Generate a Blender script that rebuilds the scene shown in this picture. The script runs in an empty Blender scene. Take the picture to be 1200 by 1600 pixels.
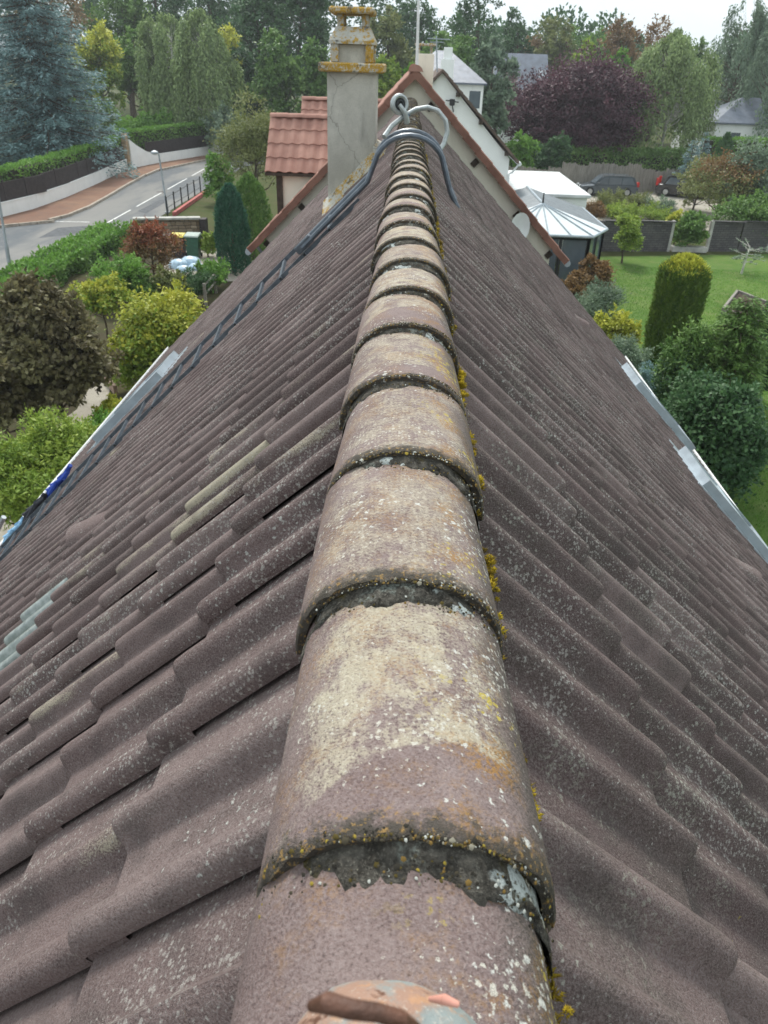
import bpy, math, random
import numpy as np
from mathutils import Matrix, Vector
sc = bpy.context.scene
C = sc.collection
# ------------------------------------------------------------------ camera
PITCH, YAW, ROLL, FPX = math.radians(31.061), math.radians(-.735), math.radians(-1.968), 1167.54
CAM = np.array([-.0202, 0., .499])
def cam_axes(p, y, r):
    cy, sy, cp, sp, cr, sr = math.cos(y), math.sin(y), math.cos(p), math.sin(p), math.cos(r), math.sin(r)
    fwd = np.array([sy*cp, cy*cp, -sp]); right = np.array([cy, -sy, 0.]); down = np.cross(fwd, right)
    return np.array([cr*right+sr*down, -sr*right+cr*down, fwd])
AX = cam_axes(PITCH, YAW, ROLL)
cd = bpy.data.cameras.new('camera'); cam = bpy.data.objects.new('camera', cd); C.objects.link(cam)
cd.sensor_fit = 'VERTICAL'; cd.sensor_height = 32.0; cd.sensor_width = 24.0
cd.lens = FPX/1600*32.0; cd.clip_start = .02; cd.clip_end = 6000
mw = Matrix.Identity(4)
for i in range(3):
    mw[i][0], mw[i][1], mw[i][2], mw[i][3] = AX[0][i], -AX[1][i], -AX[2][i], CAM[i]
cam.matrix_world = mw
cd.dof.use_dof = True; cd.dof.focus_distance = 1.25; cd.dof.aperture_fstop = 13.0
sc.camera = cam
# ------------------------------------------------------------------ sky, sun, exposure
SUN_EL, SUN_AZ = math.radians(52), math.radians(-14)      # azimuth from +Y (ahead), negative = left
w = bpy.data.worlds.new('World'); sc.world = w; w.use_nodes = True
nt = w.node_tree; nt.nodes.clear()
out = nt.nodes.new('ShaderNodeOutputWorld'); bg = nt.nodes.new('ShaderNodeBackground')
sky = nt.nodes.new('ShaderNodeTexSky'); sky.sky_type = 'NISHITA'; sky.sun_disc = False
sky.sun_elevation = SUN_EL; sky.sun_rotation = SUN_AZ; sky.dust_density = 6.0; sky.air_density = 1.0; sky.ozone_density = 1.5
hs = nt.nodes.new('ShaderNodeHueSaturation'); hs.inputs['Saturation'].default_value = .22
mxw = nt.nodes.new('ShaderNodeMix'); mxw.data_type = 'RGBA'; mxw.inputs[0].default_value = .8
cn = nt.nodes.new('ShaderNodeTexNoise'); cn.inputs['Scale'].default_value = 2.2; cn.inputs['Detail'].default_value = 5; cn.inputs['Roughness'].default_value = .6
tcw = nt.nodes.new('ShaderNodeTexCoord'); mpw = nt.nodes.new('ShaderNodeMapping'); mpw.inputs['Scale'].default_value = (1, 1, 3.2)
nt.links.new(tcw.outputs['Generated'], mpw.inputs[0]); nt.links.new(mpw.outputs[0], cn.inputs['Vector'])
cm = nt.nodes.new('ShaderNodeMix'); cm.data_type = 'RGBA'; cm.inputs[6].default_value = (7.7, 9.0, 9.7, 1); cm.inputs[7].default_value = (9.2, 9.9, 10.1, 1)   # the cloud layer, thin and thick
nt.links.new(cn.outputs['Fac'], cm.inputs[0]); nt.links.new(cm.outputs[2], mxw.inputs[7])
nt.links.new(sky.outputs[0], hs.inputs['Color']); nt.links.new(hs.outputs[0], mxw.inputs[6])
nt.links.new(mxw.outputs[2], bg.inputs[0]); nt.links.new(bg.outputs[0], out.inputs[0])
bg.inputs[1].default_value = .0575
sd = bpy.data.lights.new('sun', 'SUN'); sd.energy = 1.5; sd.angle = math.radians(13); sd.color = (1, .965, .9)
so = bpy.data.objects.new('sun', sd); C.objects.link(so)
sv = Vector((math.sin(SUN_AZ)*math.cos(SUN_EL), math.cos(SUN_AZ)*math.cos(SUN_EL), math.sin(SUN_EL)))
so.rotation_euler = sv.to_track_quat('Z', 'Y').to_euler(); so.location = (-20, 10, 40)
vs = sc.view_settings; vs.view_transform = 'Standard'; vs.look = 'None'; vs.gamma = 1; vs.use_curve_mapping = False
vs.exposure = 1.3
# ------------------------------------------------------------------ pixels to places
GZ = -8.0                                               # the ground
def ray(u, v): return AX.T @ np.array([(u-600)/FPX, (v-800)/FPX, 1.])
def onplane(u, v, n, c):
    d = ray(u, v); n = np.array(n, float); return CAM + (c-n@CAM)/(n@d)*d
TS = math.tan(math.radians(44.39)); AS = math.radians(44.39)
def Lp(u, v, dz=-.039): return onplane(u, v, (-TS, 0, 1), dz)
def Rp(u, v, dz=-.039): return onplane(u, v, (TS, 0, 1), dz)
def G(u, v, z=GZ): return onplane(u, v, (0, 0, 1), z)
def Yp(u, v, Y): return onplane(u, v, (0, 1, 0), Y)
def pr(P):
    c = AX @ (np.array(P, float)-CAM); return np.array([600+FPX*c[0]/c[2], 800+FPX*c[1]/c[2], c[2]])
def mpp(P): return pr(P)[2]/FPX                          # metres a pixel covers there
# ------------------------------------------------------------------ object helpers
def tag(o, label, cat, group=None, kind=None):
    o['label'] = label
    if cat: o['category'] = cat
    if group: o['group'] = group
    if kind: o['kind'] = kind
    return o
def structure(o): o['kind'] = 'structure'; return o
def empty(name, loc, rz=0):
    o = bpy.data.objects.new(name, None); C.objects.link(o); o.location = loc; o.rotation_euler = (0, 0, rz); o.empty_display_size = .2
    return o
def link(name, me, parent=None, world=True):
    o = bpy.data.objects.new(name, me); C.objects.link(o)
    if parent is not None:
        o.parent = parent
        if world:
            p = parent; loc = Vector((0, 0, 0))
            while p is not None: loc += p.location; p = p.parent
            o.location = -loc
    return o
class MB:
    """collects boxes, tubes, lofts; build() links ONE mesh object"""
    def __init__(s): s.v = []; s.f = []
    def add(s, V, F):
        b = len(s.v); s.v += [tuple(map(float, p)) for p in V]; s.f += [tuple(b+i for i in f) for f in F]; return s
    def box(s, lo, hi, M=None, bev=0.):
        (x0, y0, z0), (x1, y1, z1) = lo, hi
        if bev <= 0:
            V = [(x0,y0,z0),(x1,y0,z0),(x1,y1,z0),(x0,y1,z0),(x0,y0,z1),(x1,y0,z1),(x1,y1,z1),(x0,y1,z1)]
            F = [(0,3,2,1),(4,5,6,7),(0,1,5,4),(1,2,6,5),(2,3,7,6),(3,0,4,7)]
        else:
            b = bev
            V = []
            for z, i in ((z0, b), (z0+b, 0), (z1-b, 0), (z1, b)):
                xs0, xs1, ys0, ys1 = x0+i, x1-i, y0+i, y1-i
                V += [(xs0+b,ys0,z),(xs1-b,ys0,z),(xs1,ys0+b,z),(xs1,ys1-b,z),(xs1-b,ys1,z),(xs0+b,ys1,z),(xs0,ys1-b,z),(xs0,ys0+b,z)]
            F = [tuple(range(7, -1, -1)), tuple(range(24, 32))]
            for k in range(3):
                for i in range(8): F.append((k*8+i, k*8+(i+1) % 8, k*8+8+(i+1) % 8, k*8+8+i))
        if M is not None: V = [tuple(M @ Vector(p)) for p in V]
        return s.add(V, F)
    def tube(s, pts, rad, n=8, cap=True):
        pts = [np.array(p, float) for p in pts]
        if not hasattr(rad, '__len__'): rad = [rad]*len(pts)
        V = []; F = []; up = None
        for i, p in enumerate(pts):
            t = pts[min(i+1, len(pts)-1)]-pts[max(i-1, 0)]; t = t/(np.linalg.norm(t)+1e-9)
            if up is None: up = np.array([0, 0, 1.]) if abs(t[2]) < .9 else np.array([1., 0, 0])
            a = np.cross(t, up); a /= np.linalg.norm(a)+1e-9; b = np.cross(a, t); up = b
            for k in range(n):
                an = 2*math.pi*k/n; V.append(p+rad[i]*(math.cos(an)*a+math.sin(an)*b))
        m = len(pts)
        for i in range(m-1):
            for k in range(n): F.append((i*n+k, i*n+(k+1) % n, (i+1)*n+(k+1) % n, (i+1)*n+k))
        if cap: F += [tuple(range(n-1, -1, -1)), tuple((m-1)*n+k for k in range(n))]
        return s.add(V, F)
    def prism(s, poly, d, axis='y'):                       # poly of 2-D points, extruded from d[0] to d[1] along axis
        n = len(poly); V = []
        for t in d:
            for a, b in poly: V.append((a, t, b) if axis == 'y' else (t, a, b) if axis == 'x' else (a, b, t))
        F = [tuple(range(n)), tuple(range(2*n-1, n-1, -1))]+[(i, n+i, n+(i+1) % n, (i+1) % n) for i in range(n)]
        return s.add(V, F)
    def lathe(s, prof, c=(0, 0, 0), n=16, M=None):
        V = []; F = []
        for r, z in prof:
            for k in range(n):
                a = 2*math.pi*k/n; p = Vector((c[0]+r*math.cos(a), c[1]+r*math.sin(a), c[2]+z))
                V.append(tuple(M @ p) if M is not None else tuple(p))
        for i in range(len(prof)-1):
            for k in range(n): F.append((i*n+k, i*n+(k+1) % n, (i+1)*n+(k+1) % n, (i+1)*n+k))
        F += [tuple(range(n-1, -1, -1)), tuple((len(prof)-1)*n+k for k in range(n))]
        return s.add(V, F)
    def mesh(s, name, mat, smooth=False):
        me = bpy.data.meshes.new(name); me.from_pydata(s.v, [], s.f); me.materials.append(mat)
        import bmesh
        bm = bmesh.new(); bm.from_mesh(me); bmesh.ops.recalc_face_normals(bm, faces=bm.faces); bm.to_mesh(me); bm.free()
        if smooth:
            me.shade_smooth() if hasattr(me, 'shade_smooth') else None
            try: me.set_sharp_from_angle(angle=math.radians(40))
            except Exception: pass
        return me
    def build(s, name, mat, parent=None, smooth=False, world=True):
        return link(name, s.mesh(name, mat, smooth), parent, world)
def npmesh(name, V, F, mat, attrs=None, smooth=False):
    """fast mesh of equal-sized faces from numpy arrays"""
    V = np.asarray(V, np.float32); F = np.asarray(F, np.int32); k = F.shape[1]
    me = bpy.data.meshes.new(name); me.vertices.add(len(V)); me.vertices.foreach_set('co', V.ravel())
    me.loops.add(F.size); me.loops.foreach_set('vertex_index', F.ravel())
    me.polygons.add(len(F)); me.polygons.foreach_set('loop_start', np.arange(0, F.size, k, dtype=np.int32))
    for nm, (dom, arr) in (attrs or {}).items():
        a = me.attributes.new(nm, 'FLOAT', dom); a.data.foreach_set('value', np.asarray(arr, np.float32))
    me.update(calc_edges=True); me.validate()
    if smooth: me.polygons.foreach_set('use_smooth', np.ones(len(F), bool))
    me.materials.append(mat)
    return me
# ------------------------------------------------------------------ material helpers
class NT:
    def __init__(s, name):
        s.m = bpy.data.materials.new(name); s.m.use_nodes = True; s.t = s.m.node_tree; s.t.nodes.clear()
        s.out = s.t.nodes.new('ShaderNodeOutputMaterial'); s.b = s.t.nodes.new('ShaderNodeBsdfPrincipled')
        s.t.links.new(s.b.outputs[0], s.out.inputs[0]); s.pos = s.t.nodes.new('ShaderNodeNewGeometry').outputs['Position']
    def set(s, inp, val):
        if hasattr(val, 'is_output') or hasattr(val, 'links'): s.t.links.new(val, inp)
        elif isinstance(val, (tuple, list)): inp.default_value = (*val, 1) if len(val) == 3 and inp.type == 'RGBA' else val
        else: inp.default_value = val
    def math(s, op, a, b=0., c=None, clamp=False):
        n = s.t.nodes.new('ShaderNodeMath'); n.operation = op; n.use_clamp = clamp
        s.set(n.inputs[0], a); s.set(n.inputs[1], b)
        if c is not None: s.set(n.inputs[2], c)
        return n.outputs[0]
    def vmul(s, v, sc_):
        n = s.t.nodes.new('ShaderNodeVectorMath'); n.operation = 'MULTIPLY'; s.set(n.inputs[0], v); n.inputs[1].default_value = sc_; return n.outputs[0]
    def vadd(s, v, b):
        n = s.t.nodes.new('ShaderNodeVectorMath'); n.operation = 'ADD'; s.set(n.inputs[0], v); s.set(n.inputs[1], b); return n.outputs[0]
    def noise(s, scale, detail=3, rough=.55, vec=None, col=False, dist=0.):
        n = s.t.nodes.new('ShaderNodeTexNoise'); n.inputs['Scale'].default_value = scale; n.inputs['Detail'].default_value = detail
        n.inputs['Roughness'].default_value = rough; n.inputs['Distortion'].default_value = dist
        s.t.links.new(vec if vec is not None else s.pos, n.inputs['Vector']); return n.outputs['Color' if col else 'Fac']
    def voro(s, scale, vec=None, feature='F1', out='Distance', rnd=1.):
        n = s.t.nodes.new('ShaderNodeTexVoronoi'); n.feature = feature; n.inputs['Scale'].default_value = scale; n.inputs['Randomness'].default_value = rnd
        s.t.links.new(vec if vec is not None else s.pos, n.inputs['Vector']); return n.outputs[out]
    def ramp(s, fac, lo, hi, a=0., b=1.):
        n = s.t.nodes.new('ShaderNodeMapRange'); n.interpolation_type = 'SMOOTHSTEP'; s.set(n.inputs[0], fac)
        for i, x in enumerate((lo, hi, a, b)): s.set(n.inputs[i+1], x)
        return n.outputs[0]
    def mix(s, fac, a, b, mode='MIX'):
        n = s.t.nodes.new('ShaderNodeMix'); n.data_type = 'RGBA'; n.blend_type = mode
        s.set(n.inputs[0], fac); s.set(n.inputs[6], a); s.set(n.inputs[7], b); return n.outputs[2]
    def sep(s, v, ax):
        n = s.t.nodes.new('ShaderNodeSeparateXYZ'); s.set(n.inputs[0], v); return n.outputs[ax]
    def comb(s, x, y, z):
        n = s.t.nodes.new('ShaderNodeCombineXYZ')
        for i, q in enumerate((x, y, z)): s.set(n.inputs[i], q)
        return n.outputs[0]
    def attr(s, name, typ='GEOMETRY'):
        n = s.t.nodes.new('ShaderNodeAttribute'); n.attribute_name = name; n.attribute_type = typ; return n.outputs['Fac']
    def objrand(s): return s.t.nodes.new('ShaderNodeObjectInfo').outputs['Random']
    def bump(s, h, strength=.3, dist=.01, normal=None):
        n = s.t.nodes.new('ShaderNodeBump'); n.inputs['Strength'].default_value = strength; n.inputs['Distance'].default_value = dist
        s.t.links.new(h, n.inputs['Height'])
        if normal is not None: s.t.links.new(normal, n.inputs['Normal'])
        return n.outputs[0]
    def done(s, col, rough=.8, normal=None, metal=0., spec=.3):
        s.set(s.b.inputs['Base Color'], col); s.set(s.b.inputs['Roughness'], rough); s.b.inputs['Metallic'].default_value = metal
        s.b.inputs['Specular IOR Level'].default_value = spec
        if normal is not None: s.t.links.new(normal, s.b.inputs['Normal'])
        return s.m
def plain(name, col, rough=.6, metal=0., var=.15, scale=8., spec=.4, bump=0.):
    n = NT(name); f = n.noise(scale, 4); c2 = tuple(min(1, x*(1+var*1.6)) for x in col); c1 = tuple(x*(1-var*1.6) for x in col)
    nn = n.bump(n.noise(scale*6, 4), bump, .01) if bump else None
    return n.done(n.mix(n.ramp(f, .25, .75), c1, c2), n.ramp(n.noise(scale*2.3), .2, .8, max(.05, rough-.1), min(1, rough+.1)), nn, metal, spec)
def leaf_mat(name, cols, trans=.28, rough=.55):
    """cols: dark, mid, light; the face attribute tint chooses among them"""
    n = NT(name); t = n.attr('tint'); r = n.t.nodes.new('ShaderNodeValToRGB'); n.t.links.new(t, r.inputs[0])
    e = r.color_ramp.elements; e[0].position = .08; e[0].color = (*cols[0], 1); e[1].position = .92; e[1].color = (*cols[2], 1)
    k = e.new(.5); k.color = (*cols[1], 1)
    n.done(r.outputs[0], rough, spec=.25)
    tr = n.t.nodes.new('ShaderNodeBsdfTranslucent'); n.t.links.new(r.outputs[0], tr.inputs[0])
    mx = n.t.nodes.new('ShaderNodeMixShader'); mx.inputs[0].default_value = trans
    n.t.links.new(n.b.outputs[0], mx.inputs[1]); n.t.links.new(tr.outputs[0], mx.inputs[2]); n.t.links.new(mx.outputs[0], n.out.inputs[0])
    return n.m
# ------------------------------------------------------------------ materials of the roof
MAUVE_D, MAUVE, MAUVE_L = (.098, .065, .062), (.148, .102, .097), (.214, .161, .151)
CREAM = (.40, .36, .27); OCHRE = (.30, .16, .045); LEMON = (.44, .35, .06); LICHEN = (.54, .54, .50); ALGAE = (.040, .040, .034)
def specks(n, vec, scale, thr, soft, gate_scale, g0, g1, seed=0.):
    """irregular lichen dots: cells of a Voronoi, each with its own size, some left out, denser in drifts"""
    v = n.vadd(n.vadd(vec, (seed, seed*.7, seed*.3)), n.vmul(n.noise(scale*2.1, 1, vec=vec, col=True), (1.1/scale,)*3))
    vt = n.t.nodes.new('ShaderNodeTexVoronoi'); vt.inputs['Scale'].default_value = scale; n.t.links.new(v, vt.inputs['Vector'])
    rnd = n.sep(vt.outputs['Color'], 0); gate = n.ramp(n.noise(gate_scale, 2, vec=n.vadd(vec, (seed*3., 1., 2.))), g0, g1)
    size = n.math('MULTIPLY', n.math('POWER', n.math('MULTIPLY', rnd, gate), 1.6), thr)
    d = n.math('SUBTRACT', size, vt.outputs['Distance'])
    return n.math('MULTIPLY', n.ramp(d, 0., soft*1.8), n.ramp(n.noise(scale*7, 2, .7, vec=vec), .30, .52))
def tile_material(name, source, ridge=False):
    n = NT(name); P = n.pos
    X = n.sep(P, 0); Y = n.sep(P, 1)
    grain = n.noise(330, 3, .75); fine = grain; mid = n.noise(26, 4, .65); big = n.noise(2.6, 3, .6)
    tint = n.attr('tint', source)
    base = n.mix(n.ramp(big, .3, .7), MAUVE_D, MAUVE)
    base = n.mix(n.ramp(tint, .25, 1., 0, .8), base, MAUVE_L); base = n.mix(n.ramp(tint, 0., .35, .7, 0.), base, (.078, .056, .052))
    run = n.ramp(n.noise(11, 4, .6, vec=n.vmul(P, (.55, 3.2, .55))), .50, .72); base = n.mix(n.math('MULTIPLY', run, .45), base, (.088, .071, .064))
    base = n.mix(n.ramp(mid, .35, .75, 0, .45), base, MAUVE_D)
    base = n.mix(n.ramp(grain, .42, .66, 0, .75), base, n.mix(.45, base, (.36, .32, .31)))
    base = n.mix(n.ramp(grain, .30, .44, .7, 0), base, (.040, .031, .031))
    # rubbed, sandy stretches where the coat has gone
    wear = n.attr('wear', source)
    down = n.vmul(P, (1., 3.5, 1.))
    wn = n.math('MULTIPLY', n.ramp(n.math('ADD', n.noise(3.1, 4, .6, vec=down), n.math('MULTIPLY', wear, .5)), .52, .84), n.ramp(n.math('ADD', n.attr('roll'), n.math('MULTIPLY', mid, .5)), .45, 1.0))
    sand = n.ramp(n.math('ADD', n.math('MULTIPLY', grain, .75), n.math('MULTIPLY', wn, .30)), .50, .66)
    base = n.mix(n.math('MULTIPLY', sand, n.math('MULTIPLY', wn, .85)), base, CREAM)
    # the north slope carries more algae, thickest below the ridge
    north = n.ramp(X, .02, .10); near = n.ramp(X, .2, 2.2, 1., .2)
    alg = n.math('MULTIPLY', n.math('MULTIPLY', north, near), n.ramp(n.noise(5.5, 5, .62), .36, .62))
    alg = n.math('MULTIPLY', alg, n.ramp(grain, .3, .62, 1., .45))
    base = n.mix(n.math('MULTIPLY', alg, .62), base, (.055, .053, .044))
    damp = n.math('MULTIPLY', n.ramp(n.noise(9, 4, .6, vec=n.vadd(P, (3., 7., 1.))), .52, .72), .4)
    base = n.mix(damp, base, (.07, .058, .056))
    pale = n.math('MULTIPLY', n.math('MULTIPLY', north, near), n.math('MULTIPLY', n.ramp(n.noise(7, 4, .6, vec=n.vadd(P, (9., 2., 4.))), .5, .7), n.ramp(n.noise(150, 3, .7), .5, .66)))
    base = n.mix(n.math('MULTIPLY', pale, .75), base, (.34, .34, .28)); w4 = n.math('MULTIPLY', specks(n, P, 125, .76, .16, 3.4, .30, .68, 11.), n.math('MULTIPLY', north, n.ramp(X, .35, 1.5, 1., .12)))
    w1 = specks(n, P, 105, .64, .14, 2.4, .28, .74, 1.)
    w2 = specks(n, P, 46, .36, .10, 2.1, .52, .86, 5.)
    w3 = specks(n, P, 180, .86, .16, 3.0, .20, .66, 7.)
    yl = specks(n, P, 34, .42, .08, 1.3, .56, .84, 9.)
    base = n.mix(n.math('MULTIPLY', w3, .8), base, (.38, .36, .33))
    base = n.mix(n.math('MULTIPLY', w1, .85), base, LICHEN)
    base = n.mix(w2, base, LICHEN); base = n.mix(n.math('MULTIPLY', w4, .6), base, (.46, .47, .40))
    base = n.mix(n.math('MULTIPLY', yl, .9), base, (.34, .27, .06))
    hgt = n.math('ADD', n.math('MULTIPLY', grain, .7), n.math('ADD', n.math('MULTIPLY', fine, .4), n.math('ADD', n.math('MULTIPLY', w1, .5), n.math('MULTIPLY', mid, 1.2))))
    nm = n.bump(hgt, .8, .004)
    return n.done(base, n.ramp(grain, .2, .8, .72, .95), nm, spec=.22)
def ridge_material(name):
    n = NT(name); P = n.pos
    u = n.attr('across'); v = n.attr('along'); seed = n.attr('wear', 'OBJECT'); t0 = n.attr('coat', 'OBJECT')
    grain = n.noise(330, 3, .75); fine = grain; mid = n.noise(22, 4, .65); big = n.noise(7, 3, .6)
    base = n.mix(n.ramp(big, .3, .7), MAUVE, MAUVE_L)
    base = n.mix(n.ramp(mid, .4, .75, 0, .4), base, MAUVE_D)
    base = n.mix(n.ramp(grain, .38, .72, 0, .5), base, (.33, .28, .27))
    base = n.mix(n.ramp(grain, .30, .44, .6, 0), base, (.042, .033, .033))
    # rubbed crown: cream sand with a clean-edged coat left near the lip of some tiles
    crown = n.ramp(n.math('ADD', n.math('ABSOLUTE', n.math('ADD', u, .02)), n.math('MULTIPLY', n.math('SUBTRACT', n.noise(13, 4, .6), .5), .9)), .30, .78, 1., 0.)
    edge = n.math('ADD', v, n.math('MULTIPLY', n.math('POWER', n.math('SUBTRACT', u, .22), 2.), .42))
    edge = n.math('ADD', edge, n.math('MULTIPLY', n.math('SUBTRACT', n.noise(30, 3), .5), .05))
    clean = n.ramp(n.math('SUBTRACT', edge, t0), -.012, .012)
    wear = n.math('MULTIPLY', n.math('MULTIPLY', crown, clean), n.ramp(n.noise(24, 5, .75), .32, .62, .12, 1.))
    sand = n.ramp(n.math('ADD', grain, n.math('MULTIPLY', wear, .22)), .50, .68)
    base = n.mix(n.math('MULTIPLY', n.math('MULTIPLY', sand, wear), n.math('ADD', .45, n.math('MULTIPLY', seed, .5))), base, CREAM)
    lightg = n.math('MULTIPLY', wear, n.ramp(n.noise(190, 3, .7), .48, .62))
    base = n.mix(n.math('MULTIPLY', lightg, .55), base, (.50, .46, .37))
    right = n.ramp(u, -.15, .5)
    och = n.math('MULTIPLY', n.ramp(n.noise(14, 4, .65, vec=n.vadd(P, (4., 1., 7.))), .44, .64), n.ramp(n.noise(230, 3, .7), .40, .60))
    base = n.mix(n.math('MULTIPLY', och, n.ramp(right, 0, 1, .35, .9)), base, OCHRE)
    flank = n.ramp(n.math('ADD', u, n.math('MULTIPLY', n.math('SUBTRACT', n.noise(18, 4, .65), .5), .55)), .36, .66)
    base = n.mix(n.math('MULTIPLY', flank, n.ramp(grain, .3, .65, .85, .4)), base, (.052, .050, .042))
    lip = n.math('MULTIPLY', n.ramp(n.math('ADD', v, n.math('MULTIPLY', n.math('SUBTRACT', n.noise(55, 4, .7), .5), .22)), .015, .085, 1., 0.), .92)
    base = n.mix(lip, base, (.060, .054, .044))
    lipo = n.math('MULTIPLY', n.ramp(n.math('ADD', v, n.math('MULTIPLY', n.math('SUBTRACT', n.noise(40, 4, .7), .5), .25)), .02, .14, 1., 0.), n.ramp(n.noise(150, 3, .7), .54, .68))
    base = n.mix(n.math('MULTIPLY', lipo, .7), base, (.36, .22, .07))
    Pd = n.vmul(P, (1., 1., .7))
    w1 = specks(n, Pd, 105, .58, .12, 4.0, .32, .66, 2.); w2 = specks(n, Pd, 52, .42, .10, 3.0, .46, .78, 6.); w3 = specks(n, Pd, 190, .7, .14, 5.0, .28, .66, 8.)
    y1 = n.math('MULTIPLY', specks(n, Pd, 125, .85, .14, 7.0, .42, .64, 3.), right)
    base = n.mix(w3, base, (.50, .48, .42)); base = n.mix(w1, base, LICHEN); base = n.mix(w2, base, (.58, .60, .57)); base = n.mix(y1, base, LEMON)
    hgt = n.math('ADD', n.math('MULTIPLY', grain, .8), n.math('ADD', n.math('MULTIPLY', w2, .9), n.math('ADD', n.math('MULTIPLY', mid, 1.4), n.math('MULTIPLY', lip, n.noise(160, 4, .7)))))
    return n.done(base, n.ramp(grain, .2, .8, .7, .95), n.bump(hgt, .85, .004), spec=.22)
def mortar_material():
    n = NT('old_mortar'); a = n.noise(60, 6, .7); b = n.noise(18, 4, .6); g = n.noise(320, 3, .7)
    c = n.mix(n.ramp(a, .3, .7), (.032, .029, .025), (.125, .115, .098)); c = n.mix(n.ramp(g, .5, .7, 0, .5), c, (.24, .225, .19))
    c = n.mix(n.math('MULTIPLY', n.ramp(b, .56, .68), n.ramp(a, .35, .6)), c, (.085, .065, .018))
    c = n.mix(n.math('MULTIPLY', n.ramp(n.noise(26, 3, .6, vec=n.vadd(n.pos, (5., 5., 5.))), .56, .66), n.ramp(g, .35, .6)), c, (.23, .25, .22))
    w2 = specks(n, n.pos, 30, .95, .08, 9.0, .40, .66, 4.); w1 = specks(n, n.pos, 100, .6, .1, 8.0, .4, .7, 2.)
    c = n.mix(n.math('MULTIPLY', w2, n.ramp(a, .3, .5)), c, (.50, .54, .52)); c = n.mix(w1, c, (.52, .50, .42))
    return n.done(c, .95, n.bump(n.math('ADD', a, n.math('MULTIPLY', g, .5)), .9, .008), spec=.15)
M_TILE_O = tile_material('concrete_tile_single', 'OBJECT'); M_TILE_G = tile_material('concrete_tile_field', 'GEOMETRY')
M_RIDGE = ridge_material('ridge_tile_lichen'); M_MORTAR = mortar_material()
M_DARK = plain('roof_underlay', (.02, .018, .017), .9)
def glass_tile_material():
    n = NT('green_glass'); n.done(n.mix(n.ramp(n.noise(30, 4), .3, .7), (.25, .285, .275), (.42, .455, .44)), .15, n.bump(n.noise(40, 3), .15, .004), spec=.6)
    n.b.inputs['Transmission Weight'].default_value = .25; n.b.inputs['IOR'].default_value = 1.5; return n.m
M_GLASSTILE = glass_tile_material()
M_ZINC = plain('zinc_grey', (.36, .41, .45), .38, .25, .10, 5); M_GUTTER = plain('white_gutter', (.72, .74, .74), .45, 0, .06, 4)
M_ALU_DARK = plain('dark_painted_aluminium', (.10, .12, .145), .40, .3, .15, 20, .5)
M_ALU = plain('bare_aluminium', (.48, .51, .53), .38, .75, .1, 14)
# ------------------------------------------------------------------ the house under the camera
TW, TG = .297, .332                                       # tile cover width, course gauge
Y0, Y1 = -3.0, 14.58                                      # the roof runs along Y
house = empty('tiled_house', (0, 6, GZ))
tag(house, 'long house with mauve brown roman tile roof and lichened ridge', 'house')
SLOPE = {}
APEX = -.082                                              # pan plane at the apex
NC = {-1: 19, 1: 18}; S1 = {-1: .468, 1: .540}; YE = {-1: .4596, 1: .545}
for sg in (-1, 1):
    L_ = S1[sg]+(NC[sg]-1)*TG-.03
    def q(s, z, Y): return (sg*(s*math.cos(AS)+z*math.sin(AS)), Y, APEX-s*math.sin(AS)+z*math.cos(AS))
    m = MB(); V = [q(s, z, Y) for Y in (Y0, Y1) for s, z in ((0, -.012), (L_, -.012), (L_, -.05), (0, -.05))]
    m.add(V, [(0,1,2,3), (7,6,5,4), (0,4,5,1), (1,5,6,2), (2,6,7,3), (3,7,4,0)])
    SLOPE[sg] = m.build('roof_slope', M_DARK, house)
# --- one tile: two rolls, the first with the free side lap, local x across, y down the slope, z out
PROF = [(0,.006),(.0004,.0175),(.003,.0255),(.008,.0320),(.015,.0365),(.024,.0385),(.033,.0370),(.041,.0310),(.048,.0215),(.0545,.0100),(.061,.0022),(.069,0),(.128,0),
        (.136,.0022),(.143,.0105),(.150,.0225),(.157,.0320),(.166,.0380),(.176,.0380),(.185,.0320),(.192,.0225),(.199,.0105),(.206,.0022),(.214,0),(.285,-.001),(.318,-.004)]
STA = [(-.07, 0), (.08, 0), (.21, 0), (.300, 0), (.320, .0008), (.328, .0022), (.3315, .005), (.332, .009)]
TH = .019
def tile_arrays(coarse=False):
    prof = PROF if not coarse else PROF[::2]+[PROF[-1]]
    sta = STA if not coarse else [STA[0], STA[2], STA[5], STA[7]]
    n = len(prof); V = []; F = []
    for y, drop in sta:
        for x, h in prof:
            roll = min(1., max(0., h/.038)); yy = y
            if y > .29: yy = y - .006*(1-roll)*min(1, (y-.29)/.03)*.7 + (.003*roll if y > .31 else 0)
            V.append((x, yy, h+TH*max(y, -.07)/.332-drop*(.35+.65*roll)))
    for x, h in prof: V.append((x, .329, max(h-.024, -.0)*.4+TH-.0200))
    m = len(sta)
    for i in range(m):
        for k in range(n-1): F.append((i*n+k, i*n+k+1, (i+1)*n+k+1, (i+1)*n+k))
    return np.array(V), np.array(F)
def tile_frame(sg, c, k):
    """matrix of tile in course c (0 at the ridge), column k"""
    s0 = S1[sg]+(c-1)*TG; y = YE[sg]+k*TW
    ex = Vector((0, 1, 0)) if sg < 0 else Vector((0, -1, 0)); ey = Vector((sg*math.cos(AS), 0, -math.sin(AS))); ez = Vector((sg*math.sin(AS), 0, math.cos(AS)))
    o = Vector((0, y, APEX))+ey*s0
    return Matrix(((ex.x, ey.x, ez.x, o.x), (ex.y, ey.y, ez.y, o.y), (ex.z, ey.z, ez.z, o.z), (0, 0, 0, 1)))
TV, TF = tile_arrays(); ROLL = [min(1., max(0., h/.038)) for _ in range(len(STA)+1) for x, h in PROF]; tile_me = npmesh('roof_tile', TV, TF, M_TILE_O, {'roll': ('POINT', ROLL)}, smooth=True)
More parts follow.
